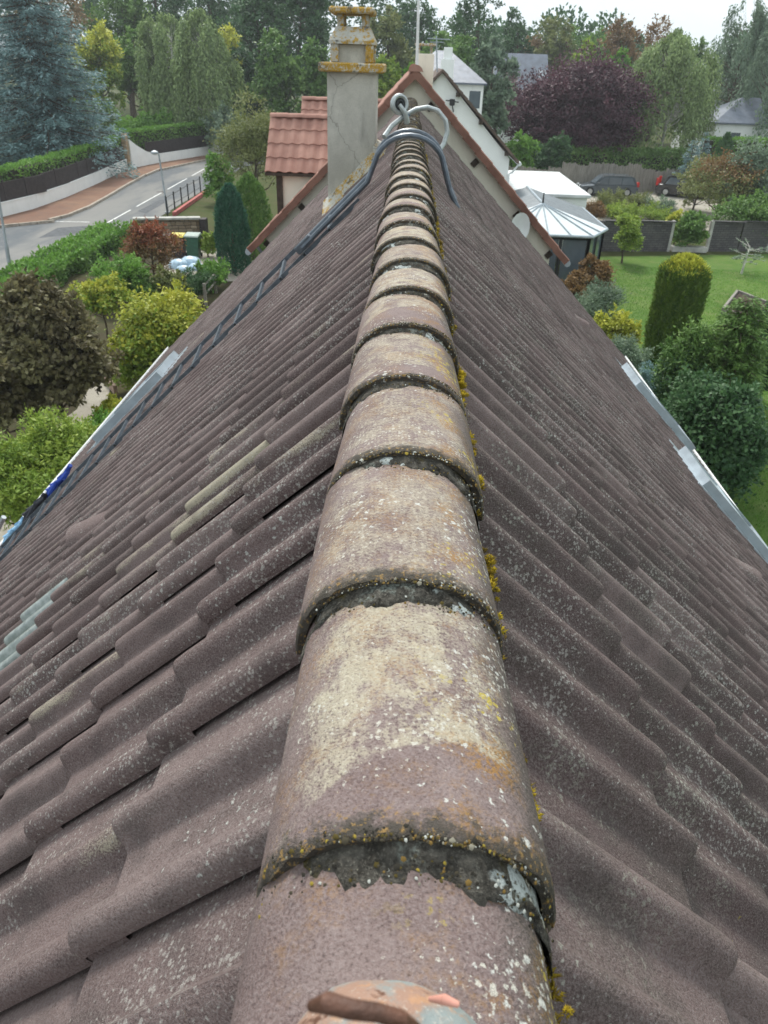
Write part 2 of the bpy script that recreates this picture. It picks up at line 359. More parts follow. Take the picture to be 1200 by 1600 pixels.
tile_me.set_sharp_from_angle(angle=math.radians(48))
CV, CF = tile_arrays(True); CROLL = [min(1., max(0., h/.038)) for _ in range(5) for x, h in PROF[::2]+[PROF[-1]]]
glass_me = npmesh('glass_tile', TV, TF, M_GLASSTILE, smooth=True); glass_me.set_sharp_from_angle(angle=math.radians(48))
rng = np.random.default_rng(7)
GLASS = {(-1, 5, 5), (-1, 5, 6)}
VENT = {(-1, 5, 8): 'v', (1, 8, 12): 'v', (1, 8, 30): 'v'}
tiles = []
for sg in (-1, 1):
    for c in range(NC[sg]):
        for k in range(int((Y0-YE[sg])/TW)+1, 60):
            y = YE[sg]+k*TW; lo, hi = (y, y+TW) if sg < 0 else (y-TW, y)
            if hi > Y1 or lo < Y0: continue
            Mx = tile_frame(sg, c, k)
            cs = [pr(Mx @ Vector(p)) for p in ((0, 0, .02), (TW, 0, .02), (TW, TG, .02), (0, TG, .02))]
            if min(p[2] for p in cs) < .05: area = 0
            else:
                cx = sum(p[0] for p in cs)/4; cy = sum(p[1] for p in cs)/4
                area = .5*abs(sum(cs[i][0]*cs[(i+1) % 4][1]-cs[(i+1) % 4][0]*cs[i][1] for i in range(4)))
                if not (-60 < cx < 1260 and 60 < cy < 1700): area = 0
            tiles.append((area, sg, c, k, Mx))
tiles.sort(key=lambda a: -a[0])
WORN = {(-1, 1, 4): .55, (-1, 2, 4): .32, (-1, 1, 5): .25, (-1, 3, 3): .22, (-1, 2, 3): .26, (-1, 2, 2): .2, (-1, 4, 6): .2, (1, 2, 1): .12}
single = 0; bulk = {-1: [], 1: []}
for a, sg, c, k, Mx in tiles:
    r = rng.random(5)
    wear = WORN.get((sg, c, k), max(0, (r[1]-.78))*.9 if sg < 0 else max(0, r[1]-.9)*.8); tint = r[0]
    J = Matrix.Translation(((r[2]-.5)*.004, (r[3]-.5)*.008, (r[4])*.003)) @ Matrix.Rotation((r[2]-.5)*.014, 4, 'Z') @ Matrix.Rotation((r[3]-.5)*.012, 4, 'Y')
    MM = Mx @ J
    gl = (sg, c, k) in GLASS; ve = (sg, c, k) in VENT
    if single < 297 or gl or ve:
        o = bpy.data.objects.new('glass_tile' if gl else 'vent_tile' if ve else 'roof_tile', glass_me if gl else tile_me); C.objects.link(o); o.parent = SLOPE[sg]
        o.matrix_parent_inverse = Matrix.Identity(4)
        o.matrix_local = MM                                # the slope's own space is the world's
        o['tint'] = float(tint); o['wear'] = float(wear)
        if gl: o['label'] = 'greenish clear glass tile among the mauve tiles'
        if ve: o['label'] = 'tile with a swollen vent hood'
        single += 0 if (gl or ve) else 1
    else: bulk[sg].append((np.array(MM), tint, wear))
for sg in (-1, 1):
    n = len(CV); VV = []; FF = []; ti = []; we = []
    for i, (MM, t, w_) in enumerate(bulk[sg]):
        VV.append(CV @ MM[:3, :3].T+MM[:3, 3]); FF.append(CF+i*n); ti += [t]*len(CF); we += [w_]*len(CF)
    me = npmesh('roof_tile_field', np.vstack(VV), np.vstack(FF), M_TILE_G, {'tint': ('FACE', ti), 'wear': ('FACE', we), 'roll': ('POINT', CROLL*len(bulk[sg]))}, smooth=True)
    me.set_sharp_from_angle(angle=math.radians(48))
    o = bpy.data.objects.new('roof_tile_field', me); C.objects.link(o); o.parent = SLOPE[sg]; o['kind'] = 'stuff'
# vent hoods swell from their tiles
def vent_hood(sg, c, k):
    Mx = tile_frame(sg, c, k); V = []; F = []; nu, nv = 9, 9
    for j in range(nv):
        for i in range(nu):
            a, b = i/(nu-1), j/(nv-1)
            wdt = .030+.075*b**.7; h = .012+.062*b**1.3*(1 if b < .93 else .92)
            x = .155+(a-.5)*2*wdt; z = .018+.022*b+h*max(0, 1-(2*a-1)**2)**.6
            V.append(tuple(Mx @ Vector((x, .02+.285*b, z))))
    for j in range(nv-1):
        for i in range(nu-1): F.append((j*nu+i, j*nu+i+1, (j+1)*nu+i+1, (j+1)*nu+i))
    m = MB(); m.add(V, F); b = [(nv-1)*nu+i for i in range(nu)]; m.f.append(tuple(b[::-1]))
    o = m.build('vent_hood', M_TILE_O, SLOPE[sg], smooth=True, world=False); o['tint'] = .5; o['wear'] = 0.
for sg, c, k in VENT: vent_hood(sg, c, k)
# --- ridge: each far tile laps over the nearer one, bedded in mortar
RS = .324; RP = .356
def ridge_mesh():
    nu, ln = 41, [0., .004, .012, .05, .14, .24, .324, .375]
    V = []; F = []; ua = []; va = []
    def arch(i, y, inset=0.):
        u = -1+2*i/(nu-1); t = y/.375
        hw = .1265-.008*t-inset; top = 0.-.025*t-inset; bot = -.122-.010*t
        a = u*math.pi*.5; x = hw*math.copysign(abs(math.sin(a))**.92, a); z = bot+(top-bot)*max(0, math.cos(a))**.86
        return x, z, u
    for j, y in enumerate(ln):
        for i in range(nu):
            x, z, u = arch(i, y, .0035 if j == 0 else .001 if j == 1 else 0.); jg = (.0035*math.sin(i*2.7)*math.sin(i*1.13+1)+.0015*math.sin(i*5.1))*(1., .8, .4)[j] if j < 3 else 0.; V.append((x, y+jg, z-.3*abs(jg))); ua.append(u); va.append(y/.324)
    for j in range(len(ln)-1):
        for i in range(nu-1): F.append((j*nu+i, j*nu+i+1, (j+1)*nu+i+1, (j+1)*nu+i))
    b = len(V)
    for i in range(nu):                                   # the end face of the shell, 17 mm thick
        x, z, u = arch(i, 0, .0125); V.append((x, .002, z)); ua.append(u); va.append(0.)
    for i in range(nu-1): F.append((i, b+i, b+i+1, i+1))
    b2 = len(V)
    for i in range(nu):
        x, z, u = arch(i, 0, .013); V.append((x, .07, z)); ua.append(u); va.append(0.)
    for i in range(nu-1): F.append((b+i, b2+i, b2+i+1, b+i+1))
    me = npmesh('ridge_tile', V, F, M_RIDGE, {'across': ('POINT', ua), 'along': ('POINT', va)}, smooth=True)
    me.set_sharp_from_angle(angle=math.radians(50)); return me, arch
ridge_me, rarch = ridge_mesh()
from mathutils import noise as mnoise
def mortar_mesh(seed):
    """the rough bed between a lip and the tile under it"""
    nu = 71; V = []; F = []
    rows = [(.020, -.0105, 0.), (.000, -.0115, .35), (-.007, -.0135, .8), (-.014, -.0185, 1.1), (-.020, -.023, 1.2), (-.026, -.0275, 1.1), (-.031, -.032, .8), (-.014, -.046, .2)]
    for j, (y, dz, k) in enumerate(rows):
        for i in range(nu):
            u = -1+2*i/(nu-1); a = u*math.pi*.5; hw = .1265-.0155*.9+(.004 if j > 2 else 0); bot = -.130
            x = hw*math.copysign(abs(math.sin(a))**.92, a); z = bot+(dz-bot)*max(0, math.cos(a))**.86
            nz = mnoise.noise(Vector((x*38+seed*9.1, y*40+j*.6, z*38+seed*3.7))); nz2 = mnoise.noise(Vector((x*110+seed*5, y*90+j, z*110)))
            nz3 = mnoise.noise(Vector((x*230+seed*2, y*150+j*2, z*230))); V.append((x*(1+.012*nz*k), y-.012*nz*k-.005*nz2*k-.0022*nz3*k-.002*k, z+.0045*nz*k+.0028*nz2*k+.0016*nz3*k))
    for j in range(len(rows)-1):
        for i in range(nu-1): F.append((j*nu+i, j*nu+i+1, (j+1)*nu+i+1, (j+1)*nu+i))
    return npmesh('mortar_bed', V, F, M_MORTAR, smooth=True)
mortar_mes = [mortar_mesh(s) for s in range(6)]
COAT = {-1: 1.9, -2: 1.6, 0: .30, 1: -.4, 2: -.3, 3: .25, 4: .55, 5: .1}
nr = int((Y1-RP)/RS)
for i in range(-10, nr+1):
    r = rng.random(6)
    o = bpy.data.objects.new('ridge_tile', ridge_me); C.objects.link(o); o.parent = house
    o.location = Vector(((r[0]-.5)*.012, RP+i*RS+(r[1]-.5)*.014, (r[2]-.5)*.008))-house.location
    o.rotation_euler = ((r[3]-.5)*.016, (r[4]-.5)*.05, (r[5]-.5)*.035)
    o['wear'] = float(rng.random()); o['coat'] = float(COAT.get(i, rng.uniform(-.5, .5))); o['tint'] = .5
    m_ = bpy.data.objects.new('mortar_bed', mortar_mes[(i*5+3) % 6]); C.objects.link(m_); m_.parent = o; m_.scale.x = -1 if i % 2 else 1
# filler of mortar under the ridge, so that no daylight shows along its sides
m = MB(); m.add([(x, y, z) for y in (Y0, Y1) for x, z in ((-.118, -.185), (-.113, -.128), (-.06, -.07), (.06, -.07), (.113, -.128), (.118, -.185))],
      [(0,1,7,6), (1,2,8,7), (2,3,9,8), (3,4,10,9), (4,5,11,10)]); m.build('ridge_bedding', M_MORTAR, house)
# --- eaves: half-round gutters, fascia, walls and gables
def plaster(name, col):
    n = NT(name); a = n.noise(1.3, 5, .6); b = n.noise(60, 4, .7); s = n.noise(5, 4, .6, vec=n.vmul(n.pos, (1., 1., .18)))
    c = n.mix(n.ramp(a, .3, .7), tuple(x*.93 for x in col), col); c = n.mix(n.ramp(s, .55, .8, 0, .3), c, tuple(x*.6 for x in col))
    return n.done(c, .92, n.bump(b, .25, .006), spec=.2)
M_CREAM = plaster('cream_render', (.86, .80, .68)); M_WHITE = plaster('white_render', (.86, .87, .86))
for sg in (-1, 1):
    s_e = S1[sg]+(NC[sg]-1)*TG; xe = s_e*math.cos(AS); ze = APEX-s_e*math.sin(AS)
    prof = [(xe+.045+.07*math.sin(a), ze-.015-.07*math.cos(a)) for a in np.linspace(-math.pi/2, math.pi/2, 9)]
    inn = [(xe+.045+.064*math.sin(a), ze-.015-.064*math.cos(a)) for a in np.linspace(math.pi/2, -math.pi/2, 9)]
    poly = [(sg*a, b) for a, b in prof+[(prof[-1][0]+.008, prof[-1][1]+.006)]+inn]
    MB().prism(poly, (Y0, Y1+.05)).build('gutter', M_GUTTER, house, smooth=True)
    m = MB(); m.box((sg*(xe-.35)-.01, Y0, GZ-.5), (sg*(xe-.35)+.01+(.0), Y1, ze+.2)); m.build('wall', M_CREAM, house)
    m = MB(); x0, x1 = sorted((sg*(xe-.03), sg*(xe-.055))); m.box((x0, Y0, ze-.16), (x1, Y1, ze-.02)); m.build('fascia', M_WHITE, house)
xe = min(S1[s]+(NC[s]-1)*TG for s in (-1, 1))*math.cos(AS)-.34
MB().prism([(-xe, GZ-.5), (xe, GZ-.5), (xe, APEX-xe*TS-.1), (0, APEX-.1), (-xe, APEX-xe*TS-.1)], (Y0+.12, Y0+.3)).build('gable_wall', M_CREAM, house)
# --- roof windows, low on both slopes: raised grey frame, one pale and one dark light
def glass_mat(name, col, rough):
    n = NT(name); n.done(n.mix(n.ramp(n.noise(2), .3, .7), col, tuple(x*1.3 for x in col)), rough, spec=.5); n.b.inputs['Coat Weight'].default_value = .3; return n.m
M_PANE_D = glass_mat('dark_window_glass', (.10, .13, .145), .08); M_PANE_P = glass_mat('pale_window_pane', (.36, .40, .44), .3)  # dark and pale pane colours
def roof_window(sg, xa, xb, ya, yb, label):
    """a skylight: grey frame standing 8 cm proud, pale upper pane, clear dark glass below"""
    sa, sb = xa/math.cos(AS), xb/math.cos(AS); sm = sa+(sb-sa)*.46
    def q(s, y, z): return (sg*(s*math.cos(AS)+z*math.sin(AS)), y, APEX-s*math.sin(AS)+z*math.cos(AS))
    def slab(m, s0, s1, y0, y1, z0, z1):
        V = [q(s, y, z) for z in (z0, z1) for s, y in ((s0, y0), (s1, y0), (s1, y1), (s0, y1))]
        m.add(V, [(0,3,2,1), (4,5,6,7), (0,1,5,4), (1,2,6,5), (2,3,7,6), (3,0,4,7)])
    fr = MB(); t = .055
    for a in ((sa, sa+t*1.6, ya, yb), (sb-t, sb, ya, yb), (sa+t*1.6, sb-t, ya, ya+t), (sa+t*1.6, sb-t, yb-t, yb), (sm-t/2, sm+t/2, ya+t, yb-t)): slab(fr, *a, .0, .135)
    f = fr.build('roof_window', M_ZINC, house); f['label'] = label
    a = MB(); slab(a, sm+t/2, sb-t, ya+t, yb-t, .04, .118); a.build('pane', M_PANE_D, f)
    a = MB(); slab(a, sa+t*1.6, sm-t/2, ya+t, yb-t, .04, .122); a.build('pane', M_PANE_P, f)
    for y0, y1 in ((ya-.11, ya-.002), (yb+.002, yb+.11)):
        a = MB(); slab(a, sa-.12, sb+.02, y0, y1, .020, .052); a.build('flashing', M_ZINC, f)
    a = MB(); slab(a, sa-.16, sa-.002, ya, yb, .020, .050); a.build('flashing', M_ZINC, f)
    a = MB(); slab(a, sb+.002, sb+.14, ya-.11, yb+.11, .045, .062); a.build('flashing', M_ZINC, f)
roof_window(1, 3.1, 4.05, 9.45, 10.2, 'grey framed roof window low on the garden side slope')
roof_window(1, 2.9, 3.85, 6.35, 7.1, 'grey framed roof window low on the garden side slope')
roof_window(-1, 2.7, 3.6, 8.1, 8.85, 'grey framed roof window on the street side slope')
# ------------------------------------------------------------------ chimney
def cement(name, lich=0.):
    n = NT(name); a = n.noise(2.2, 6, .65); b = n.noise(90, 5, .7); s = n.noise(6, 5, .6, vec=n.vmul(n.pos, (1., 1., .22)))
    c = n.mix(n.ramp(a, .3, .7), (.40, .385, .34), (.58, .56, .50)); c = n.mix(n.ramp(s, .50, .74, 0, .6), c, (.17, .165, .15))
    c = n.mix(n.ramp(b, .3, .5, .3, 0), c, (.12, .11, .10))
    cr = n.voro(1.7, n.vadd(n.pos, n.vmul(n.noise(9, 3, col=True), (.12,)*3)), 'DISTANCE_TO_EDGE')
    c = n.mix(n.ramp(cr, .002, .009, .4, 0), c, (.10, .09, .08))
    if lich:
        k = n.ramp(n.noise(21, 5, .75), .56-.15*lich, .62-.15*lich); c = n.mix(n.math('MULTIPLY', k, n.ramp(n.noise(90, 3, .7), .32, .50)), c, (.42, .245, .028))
        k2 = n.ramp(n.noise(17, 5, .7, vec=n.vadd(n.pos, (7., 3., 2.))), .55, .62); c = n.mix(n.math('MULTIPLY', k2, .85), c, (.46, .46, .42))
        k3 = n.ramp(n.noise(11, 5, .7, vec=n.vadd(n.pos, (1., 8., 4.))), .56, .64); c = n.mix(n.math('MULTIPLY', k3, .8), c, (.07, .065, .055))
    return n.done(c, .93, n.bump(n.math('ADD', b, a), .5, .008), spec=.2)
M_CEM = cement('chimney_render'); M_CEML = cement('lichened_cement', 1.); M_CEMM = cement('half_lichened_cement', .45)
CX0, CX1, CY0, CY1 = -.79, -.335, 8.0, 8.62; cxm, cym = (CX0+CX1)/2, (CY0+CY1)/2
zl, zr = APEX+CX0*TS, APEX+CX1*TS
m = MB(); m.add([(CX0,CY0,zl-.3),(CX1,CY0,zl-.3),(CX1,CY1,zl-.3),(CX0,CY1,zl-.3),(CX0,CY0,.405),(CX1,CY0,.405),(CX1,CY1,.405),(CX0,CY1,.405)],
      [(0,3,2,1),(4,5,6,7),(0,1,5,4),(1,2,6,5),(2,3,7,6),(3,0,4,7)])
chim = m.build('chimney', M_CEM, house); chim['label'] = 'rendered cement chimney crusted with orange lichen'
MB().box((CX0-.075, CY0-.075, .405), (CX1+.075, CY1+.075, .482), bev=.012).build('cornice', M_CEML, chim)
for ax, ay in ((0, 0), (1, 0), (0, 1), (1, 1)):
    x0 = CX0+.03 if not ax else CX1-.03-.075; y0 = CY0+.03 if not ay else CY1-.105
    MB().box((x0, y0, .482), (x0+.075, y0+.075, .63), bev=.008).build('corner_pier', M_CEML if (ax+ay) % 2 else M_CEMM, chim)
MB().box((CX0+.06, CY0+.075, .482), (CX1-.06, CY1-.075, .625)).build('flue_block', M_CEM, chim)
a, b = .018, .075
m = MB(); m.add([(CX0+a,CY0+a,.628),(CX1-a,CY0+a,.628),(CX1-a,CY1-a,.628),(CX0+a,CY1-a,.628),(CX0+a,CY0+a,.655),(CX1-a,CY0+a,.655),(CX1-a,CY1-a,.655),(CX0+a,CY1-a,.655),
      (CX0+b,CY0+b+.05,.765),(CX1-b,CY0+b+.05,.765),(CX1-b,CY1-b-.05,.765),(CX0+b,CY1-b-.05,.765)],
      [(0,3,2,1)]+[(i,(i+1)%4,4+(i+1)%4,4+i) for i in range(4)]+[(4+i,4+(i+1)%4,8+(i+1)%4,8+i) for i in range(4)]+[(8,9,10,11)]); m.build('sloping_hood', M_CEMM, chim)
for ax in (0, 1):
    for ay in (0, 1):
        x0 = CX0+.085 if not ax else CX1-.085-.06; y0 = CY0+.14 if not ay else CY1-.20
        MB().box((x0, y0, .765), (x0+.06, y0+.06, .862), bev=.006).build('prop', M_CEMM, chim)
MB().box((CX0+.015, CY0+.05, .862), (CX1-.03, CY1-.05, .915), bev=.014).build('cap_slab', M_CEML, chim)
# cement fillet along the near foot and the upper side
m = MB(); hs_ = [CX0-.05, CX0+.1, CX0+.25, CX1-.08, CX1+.02]; V = []; F = []
for i, x in enumerate(hs_):
    z = APEX+x*TS+.03; V += [(x, CY0-.19-.02*(i % 2), z), (x, CY0-.10, z+.055+.012*(i % 2)), (x, CY0+.01, z+.155+.01*(i % 2)), (x, CY0+.02, z-.05)]
for i in range(len(hs_)-1):
    for k in range(3): F.append((i*4+k, i*4+4+k, i*4+5+k, i*4+k+1))
F += [(0,1,2,3), tuple((len(hs_)-1)*4+k for k in (3,2,1,0))]
m.add(V, F).build('cement_fillet', M_CEMM, chim, smooth=True)
z = APEX+CX1*TS
MB().add([(CX1-.01,CY0-.16,z+.02),(CX1+.13,CY0-.16,z+.15),(CX1+.13,CY1+.1,z+.15),(CX1-.01,CY1+.1,z+.02),(CX1-.01,CY0-.1,z+.22),(CX1-.01,CY1+.05,z+.22)],
    [(0,3,2,1),(0,1,4),(1,2,5,4),(2,3,5),(3,0,4,5)]).build('cement_fillet', M_CEMM, chim)
# ------------------------------------------------------------------ roof ladder hooked over the ridge
M_RUBBER = plain('black_rubber', (.03, .032, .035), .7); M_PIPE = plain('grey_galvanised_pipe', (.40, .43, .43), .4, .5, .1, 30)
lad = empty('roof_ladder', (-.2, 5.7, -.2)); tag(lad, 'dark aluminium roof ladder lying down the street side tiles, hooked over ridge', 'ladder')
LY = (5.62, 6.04); LZ = (.058, .105); LDZ = .058
def lq(s, y, z): return (-(s*math.cos(AS)+z*math.sin(AS)), y, APEX-s*math.sin(AS)+z*math.cos(AS))
def lbox(m, s0, s1, y0, y1, z0, z1):
    V = [lq(s, y, z) for z in (z0, z1) for s, y in ((s0, y0), (s1, y0), (s1, y1), (s0, y1))]
    m.add(V, [(0,3,2,1), (4,5,6,7), (0,1,5,4), (1,2,6,5), (2,3,7,6), (3,0,4,7)])
for y, z in zip(LY, LZ):
    m = MB(); lbox(m, .42, 5.9, y-.009, y+.009, z-.016, z+.015); m.build('side_rail', M_ALU_DARK, lad)
m = MB(); lbox(m, .9, 5.8, 6.33, 6.345, .075, .092); m.build('tie_bar', M_ALU_DARK, lad)
for i in range(-3, 17):
    s = 1.48+i*.255; V = []
    for y, z in ((LY[0]-.028, LZ[0]-.004), (LY[1]+.02, LZ[1]-.004)):
        V += [lq(s-.012, y, z-.008), lq(s+.012, y, z-.008), lq(s+.012, y, z+.014), lq(s-.012, y, z+.014)]
    m = MB(); m.add(V, [(0,3,2,1), (4,5,6,7), (0,1,5,4), (1,2,6,5), (2,3,7,6), (3,0,4,7)]); o = m.build('rung', M_ALU_DARK, lad)
    m = MB(); V = [lq(s+a_, LY[0]-.029, LZ[0]-.004+b_) for a_, b_ in ((-.009, -.006), (.009, -.006), (.009, .012), (-.009, .012))]; m.add(V, [(0,1,2,3)]); m.build('dark_end_plate', M_RUBBER, o)  # flat dark plate painted for the shade inside the rung tube
    if i > -2:
        m = MB(); lbox(m, s-.11, s-.01, 6.30, 6.35, .07, .10); m.build('rest_pad', M_ALU, lad)
def hook(y, lift):
    P = []
    for s in (.95, .6, .42, .30): P.append(np.array(lq(s, y, LDZ+.045+lift*.3)))
    for a in np.linspace(-62, 62, 11):
        r = math.radians(a); P.append(np.array((.25*math.sin(r), y, -.155+.235*math.cos(r)+lift)))
    for s, z in ((.355, .055), (.41, .040), (.47, .022)): P.append(np.array((s*math.cos(AS)+z*math.sin(AS), y-.02, APEX-s*math.sin(AS)+z*math.cos(AS)+.03)))
    return P
for y, lf in ((5.60, .0), (6.0, .0)):
    MB().tube(hook(y, lf), .0185, 8).build('ridge_hook', M_ALU_DARK, lad, smooth=True)
MB().tube([(.235, 5.6, -.09), (.235, 6.0, -.09)], .013, 8).build('hook_bar', M_ALU_DARK, lad, smooth=True)
# the turning wheel on its arm, and the pale bent pipe it swings on
W0 = Yp(624, 163, 6.0)
MB().tube([Yp(600, 214, 5.9), Yp(612, 197, 6.0), Yp(632, 181, 6.02), Yp(650, 171, 6.04), Yp(668, 168, 6.05), Yp(684, 173, 6.05), Yp(696, 188, 6.05), Yp(699, 206, 6.05), Yp(694, 224, 6.04), Yp(686, 236, 6.0)], .0175, 9).build('bent_pipe', M_PIPE, lad, smooth=True)
def ring(c, R_, r, ax, n=20, k=8):
    m = MB(); V = []; F = []
    ax = np.array(ax)/np.linalg.norm(ax); e1 = np.cross(ax, (0, 0, 1.)); e1 /= np.linalg.norm(e1); e2 = np.cross(e1, ax)
    for i in range(n):
        a = 2*math.pi*i/n; d = math.cos(a)*e1+math.sin(a)*e2
        for j in range(k):
            b = 2*math.pi*j/k; V.append(np.array(c)+d*(R_+r*math.cos(b))+ax*(r*1.4*math.sin(b)))
    for i in range(n):
        for j in range(k): F.append((i*k+j, ((i+1) % n)*k+j, ((i+1) % n)*k+(j+1) % k, i*k+(j+1) % k))
    return m.add(V, F)
wax = (.45, -.85, .1)
wh = ring(W0, .053, .017, wax).build('wheel', M_PIPE, lad, smooth=True)
ring(W0, .026, .016, wax, 14, 6).build('wheel_hub', M_RUBBER, wh, smooth=True)
MB().tube([W0+np.array((.0, -.03, .0)), Yp(634, 178, 5.97), Yp(636, 192, 6.0)], [.014, .018, .02], 8).build('wheel_arm', M_PIPE, lad, smooth=True)
MB().tube([Yp(632, 181, 6.0), Yp(637, 176, 6.0)], .026, 8).build('clamp', plain('blue_clamp', (.06, .11, .22), .5), lad, smooth=True)
for s in (.55, .62): MB().box((-.03, -.03, -.03), (.03, .03, .05), Matrix.Translation(lq(s+.35, LY[0], LDZ+.05)) @ Matrix.Rotation(.8, 4, 'Y'), bev=.006).build('clamp', M_ALU_DARK, lad)
# blue straps and the top of the access ladder by the gutter
M_BLUE = plain('blue_webbing', (.015, .05, .30), .7, 0, .2, 60); M_LBLUE = plain('light_blue_rope', (.22, .40, .58), .8, 0, .2, 80)
def wiggle(pts, r, mat, name, label, cat):
    o = MB().tube(pts, r, 7).build(name, mat, None, smooth=True); tag(o, label, cat); return o
rg = random.Random(4)
def coil(u0, v0, u1, v1, dz, n, amp):
    P = []
    for i in range(n):
        t = i/(n-1); p = Lp(u0+(u1-u0)*t, v0+(v1-v0)*t, dz); P.append((p[0]+amp*math.sin(i*1.9), p[1]+amp*math.cos(i*1.7), p[2]+.03+.5*amp*math.sin(i*2.3)))
    return P
def onroof(x, y, h): return (x, y, APEX+x*TS+h)
def strap(x, y0, y1, n, amp, r, mat, name, label, cat):
    P = [onroof(x+amp*math.sin(i*1.9), y0+(y1-y0)*i/(n-1)+amp*.7*math.cos(i*1.6), .10+.45*amp*(1+math.sin(i*2.3))) for i in range(n)]
    return wiggle(P, r, mat, name, label, cat)
strap(-3.66, 6.80, 7.25, 18, .09, .026, M_BLUE, 'webbing_strap', 'bright blue webbing strap looped beside the roof ladder foot', 'strap')
strap(-3.80, 6.55, 6.85, 16, .10, .03, plain('black_webbing', (.02, .022, .03), .7), 'tool_bag', 'black harness bundle lying beside the ladder foot', 'harness')
strap(-4.05, 6.45, 6.8, 16, .08, .024, M_LBLUE, 'rope_coil', 'pale blue rope coil lying near the street side gutter', 'rope')
acc = empty('access_ladder', (-4.75, 7.0, GZ)); tag(acc, 'silver ladder leaning against the street side gutter', 'ladder')
A0, A1 = np.array((-6.9, 6.9, GZ)), np.array((-4.42, 6.9, -4.05))
for dy in (-.2, .2): MB().tube([A0+(0, dy, 0), A1+(0, dy, 0)], .03, 6).build('side_rail', M_ALU, acc)
for i in range(16):
    p = A0+(A1-A0)*(i+.5)/16; MB().tube([p+(0, -.19, 0), p+(0, .19, 0)], .014, 6).build('rung', M_ALU, acc)
# ------------------------------------------------------------------ weathered ornament at the near end of the ridge
def ornament_mat():
    n = NT('patinated_terracotta'); a = n.noise(24, 5, .65); b = n.noise(55, 5, .7); g = n.noise(300, 3, .7)
    c = n.mix(n.ramp(a, .42, .58), (.30, .185, .135), (.22, .25, .245)); c = n.mix(n.ramp(b, .52, .66, 0, .8), c, (.40, .22, .12)); c = n.mix(n.ramp(g, .56, .7, 0, .5), c, (.5, .46, .40))
    c = n.mix(n.ramp(n.noise(40, 4, .7, vec=n.vadd(n.pos, (3., 3., 3.))), .58, .68), c, (.11, .05, .03))
    return n.done(c, .6, n.bump(n.math('ADD', b, g), .4, .003), spec=.35)
M_ORN = ornament_mat(); M_ORNB = plain('burnt_brown_clay', (.10, .045, .028), .55, 0, .3, 60, .4, .3); M_PINK = plain('chipped_pink_clay', (.55, .26, .20), .7, 0, .15, 50)
orn = empty('ridge_ornament', (0.005, .205, -.02)); tag(orn, 'blue green and rust terracotta ornament standing on the ridge crest', 'ornament')
V = []; F = []; nu, nv = 48, 26
for j in range(nv):
    b = math.sin(j/(nv-1)*math.pi/2)
    for i in range(nu):
        a = 2*math.pi*i/nu; r = .066*max(0., 1-b**2.6)**.5*(1-.06*math.sin(2*a+.6))+.0005; z = -.02+.064*b-.008*math.cos(a)*b
        w_ = 1+.07*mnoise.noise(Vector((math.cos(a)*2.2, math.sin(a)*2.2, b*3)))
        V.append((-.004+r*w_*math.cos(a), .200+r*w_*math.sin(a)*.75, z))
for j in range(nv-1):
    for i in range(nu): F.append((j*nu+i, j*nu+(i+1) % nu, (j+1)*nu+(i+1) % nu, (j+1)*nu+i))
F.append(tuple(range(nu-1, -1, -1)))
MB().add(V, F).build('dome', M_ORN, orn, smooth=True)
MB().tube([Yp(487, 1572, .135), Yp(512, 1567, .132), Yp(548, 1577, .13), Yp(590, 1582, .13), Yp(625, 1592, .13), Yp(650, 1606, .135)], [.002, .0036, .0032, .003, .003, .002], 16).build('curled_rim', M_ORNB, orn, smooth=True)
MB().tube([Yp(672, 1561, .19), Yp(695, 1562, .186), Yp(716, 1570, .185)], [.0012, .0025, .0015], 14).build('chipped_edge', M_PINK, orn, smooth=True)
# ------------------------------------------------------------------ moss along the ridge foot
def moss_mesh():
    r = np.random.default_rng(3); V = []; F = []; T = []
    def clump(c, rad, n, t):
        for _ in range(n):
            d = r.normal(size=3); d[2] = abs(d[2])*.9+.1; d /= np.linalg.norm(d); p = c+d*rad*(.35+.65*r.random())
            q = p+(d+r.normal(size=3)*.5)*rad*.42; s = np.cross(d, r.normal(size=3)); s /= np.linalg.norm(s)+1e-6; s *= rad*.17; b = len(V)
            s2 = np.cross(d, s)
            V.extend([p+s, p-.5*s+.87*s2, p-.5*s-.87*s2, q]); F.extend([(b, b+1, b+3), (b+1, b+2, b+3), (b+2, b, b+3)]); T.extend([np.clip(t+r.normal()*.15, 0, 1)]*3)
    y = .30
    while y < 6.5:
        big = r.random() < .65
        for _ in range(r.integers(8, 26) if big else r.integers(0, 4)):
            rad = r.uniform(.0035, .010)*(1 if y < 3 else 1.4); yy = y+r.normal()*.03; t = r.random()
            clump(np.array((.119+r.uniform(-.003, .012), yy, -.131+r.uniform(-.006, .01))), rad, 70 if y < 2.2 else 30, t)
        y += r.uniform(.06, .17)
    for i in range(0, 16):                                # beards under the lips
        yl = RP+i*RS-.012
        for _ in range(r.integers(2, 8)):
            a = r.uniform(.25, 1.); x = .120*math.sin(a*1.57); z = -.13+.09*math.cos(a*1.57); clump(np.array((x, yl+r.uniform(-.008, .003), z)), r.uniform(.003, .007), 40, r.random()*.5)
    for _ in range(70):                                   # cushions in the tile laps
        s = .540+TG*r.integers(0, 5); yy = .40+r.integers(0, 16)*.1485+r.uniform(-.02, .02); k = r.uniform(-.005, .015)
        clump(np.array((s*math.cos(AS)+k, yy, APEX-s*math.sin(AS)+.012+k)), r.uniform(.003, .008), 40, r.random()*.6)
    V = np.array(V)
    n = NT('olive_moss'); rp = n.mix(n.attr('tint'), (.085, .062, .012), (.42, .31, .022)); n.done(n.mix(n.ramp(n.noise(60), .4, .7, 0, .5), rp, (.10, .05, .015)), .95, spec=.1)
    me = npmesh('moss', V, np.array(F), n.m, {'tint': ('FACE', T)}); return me
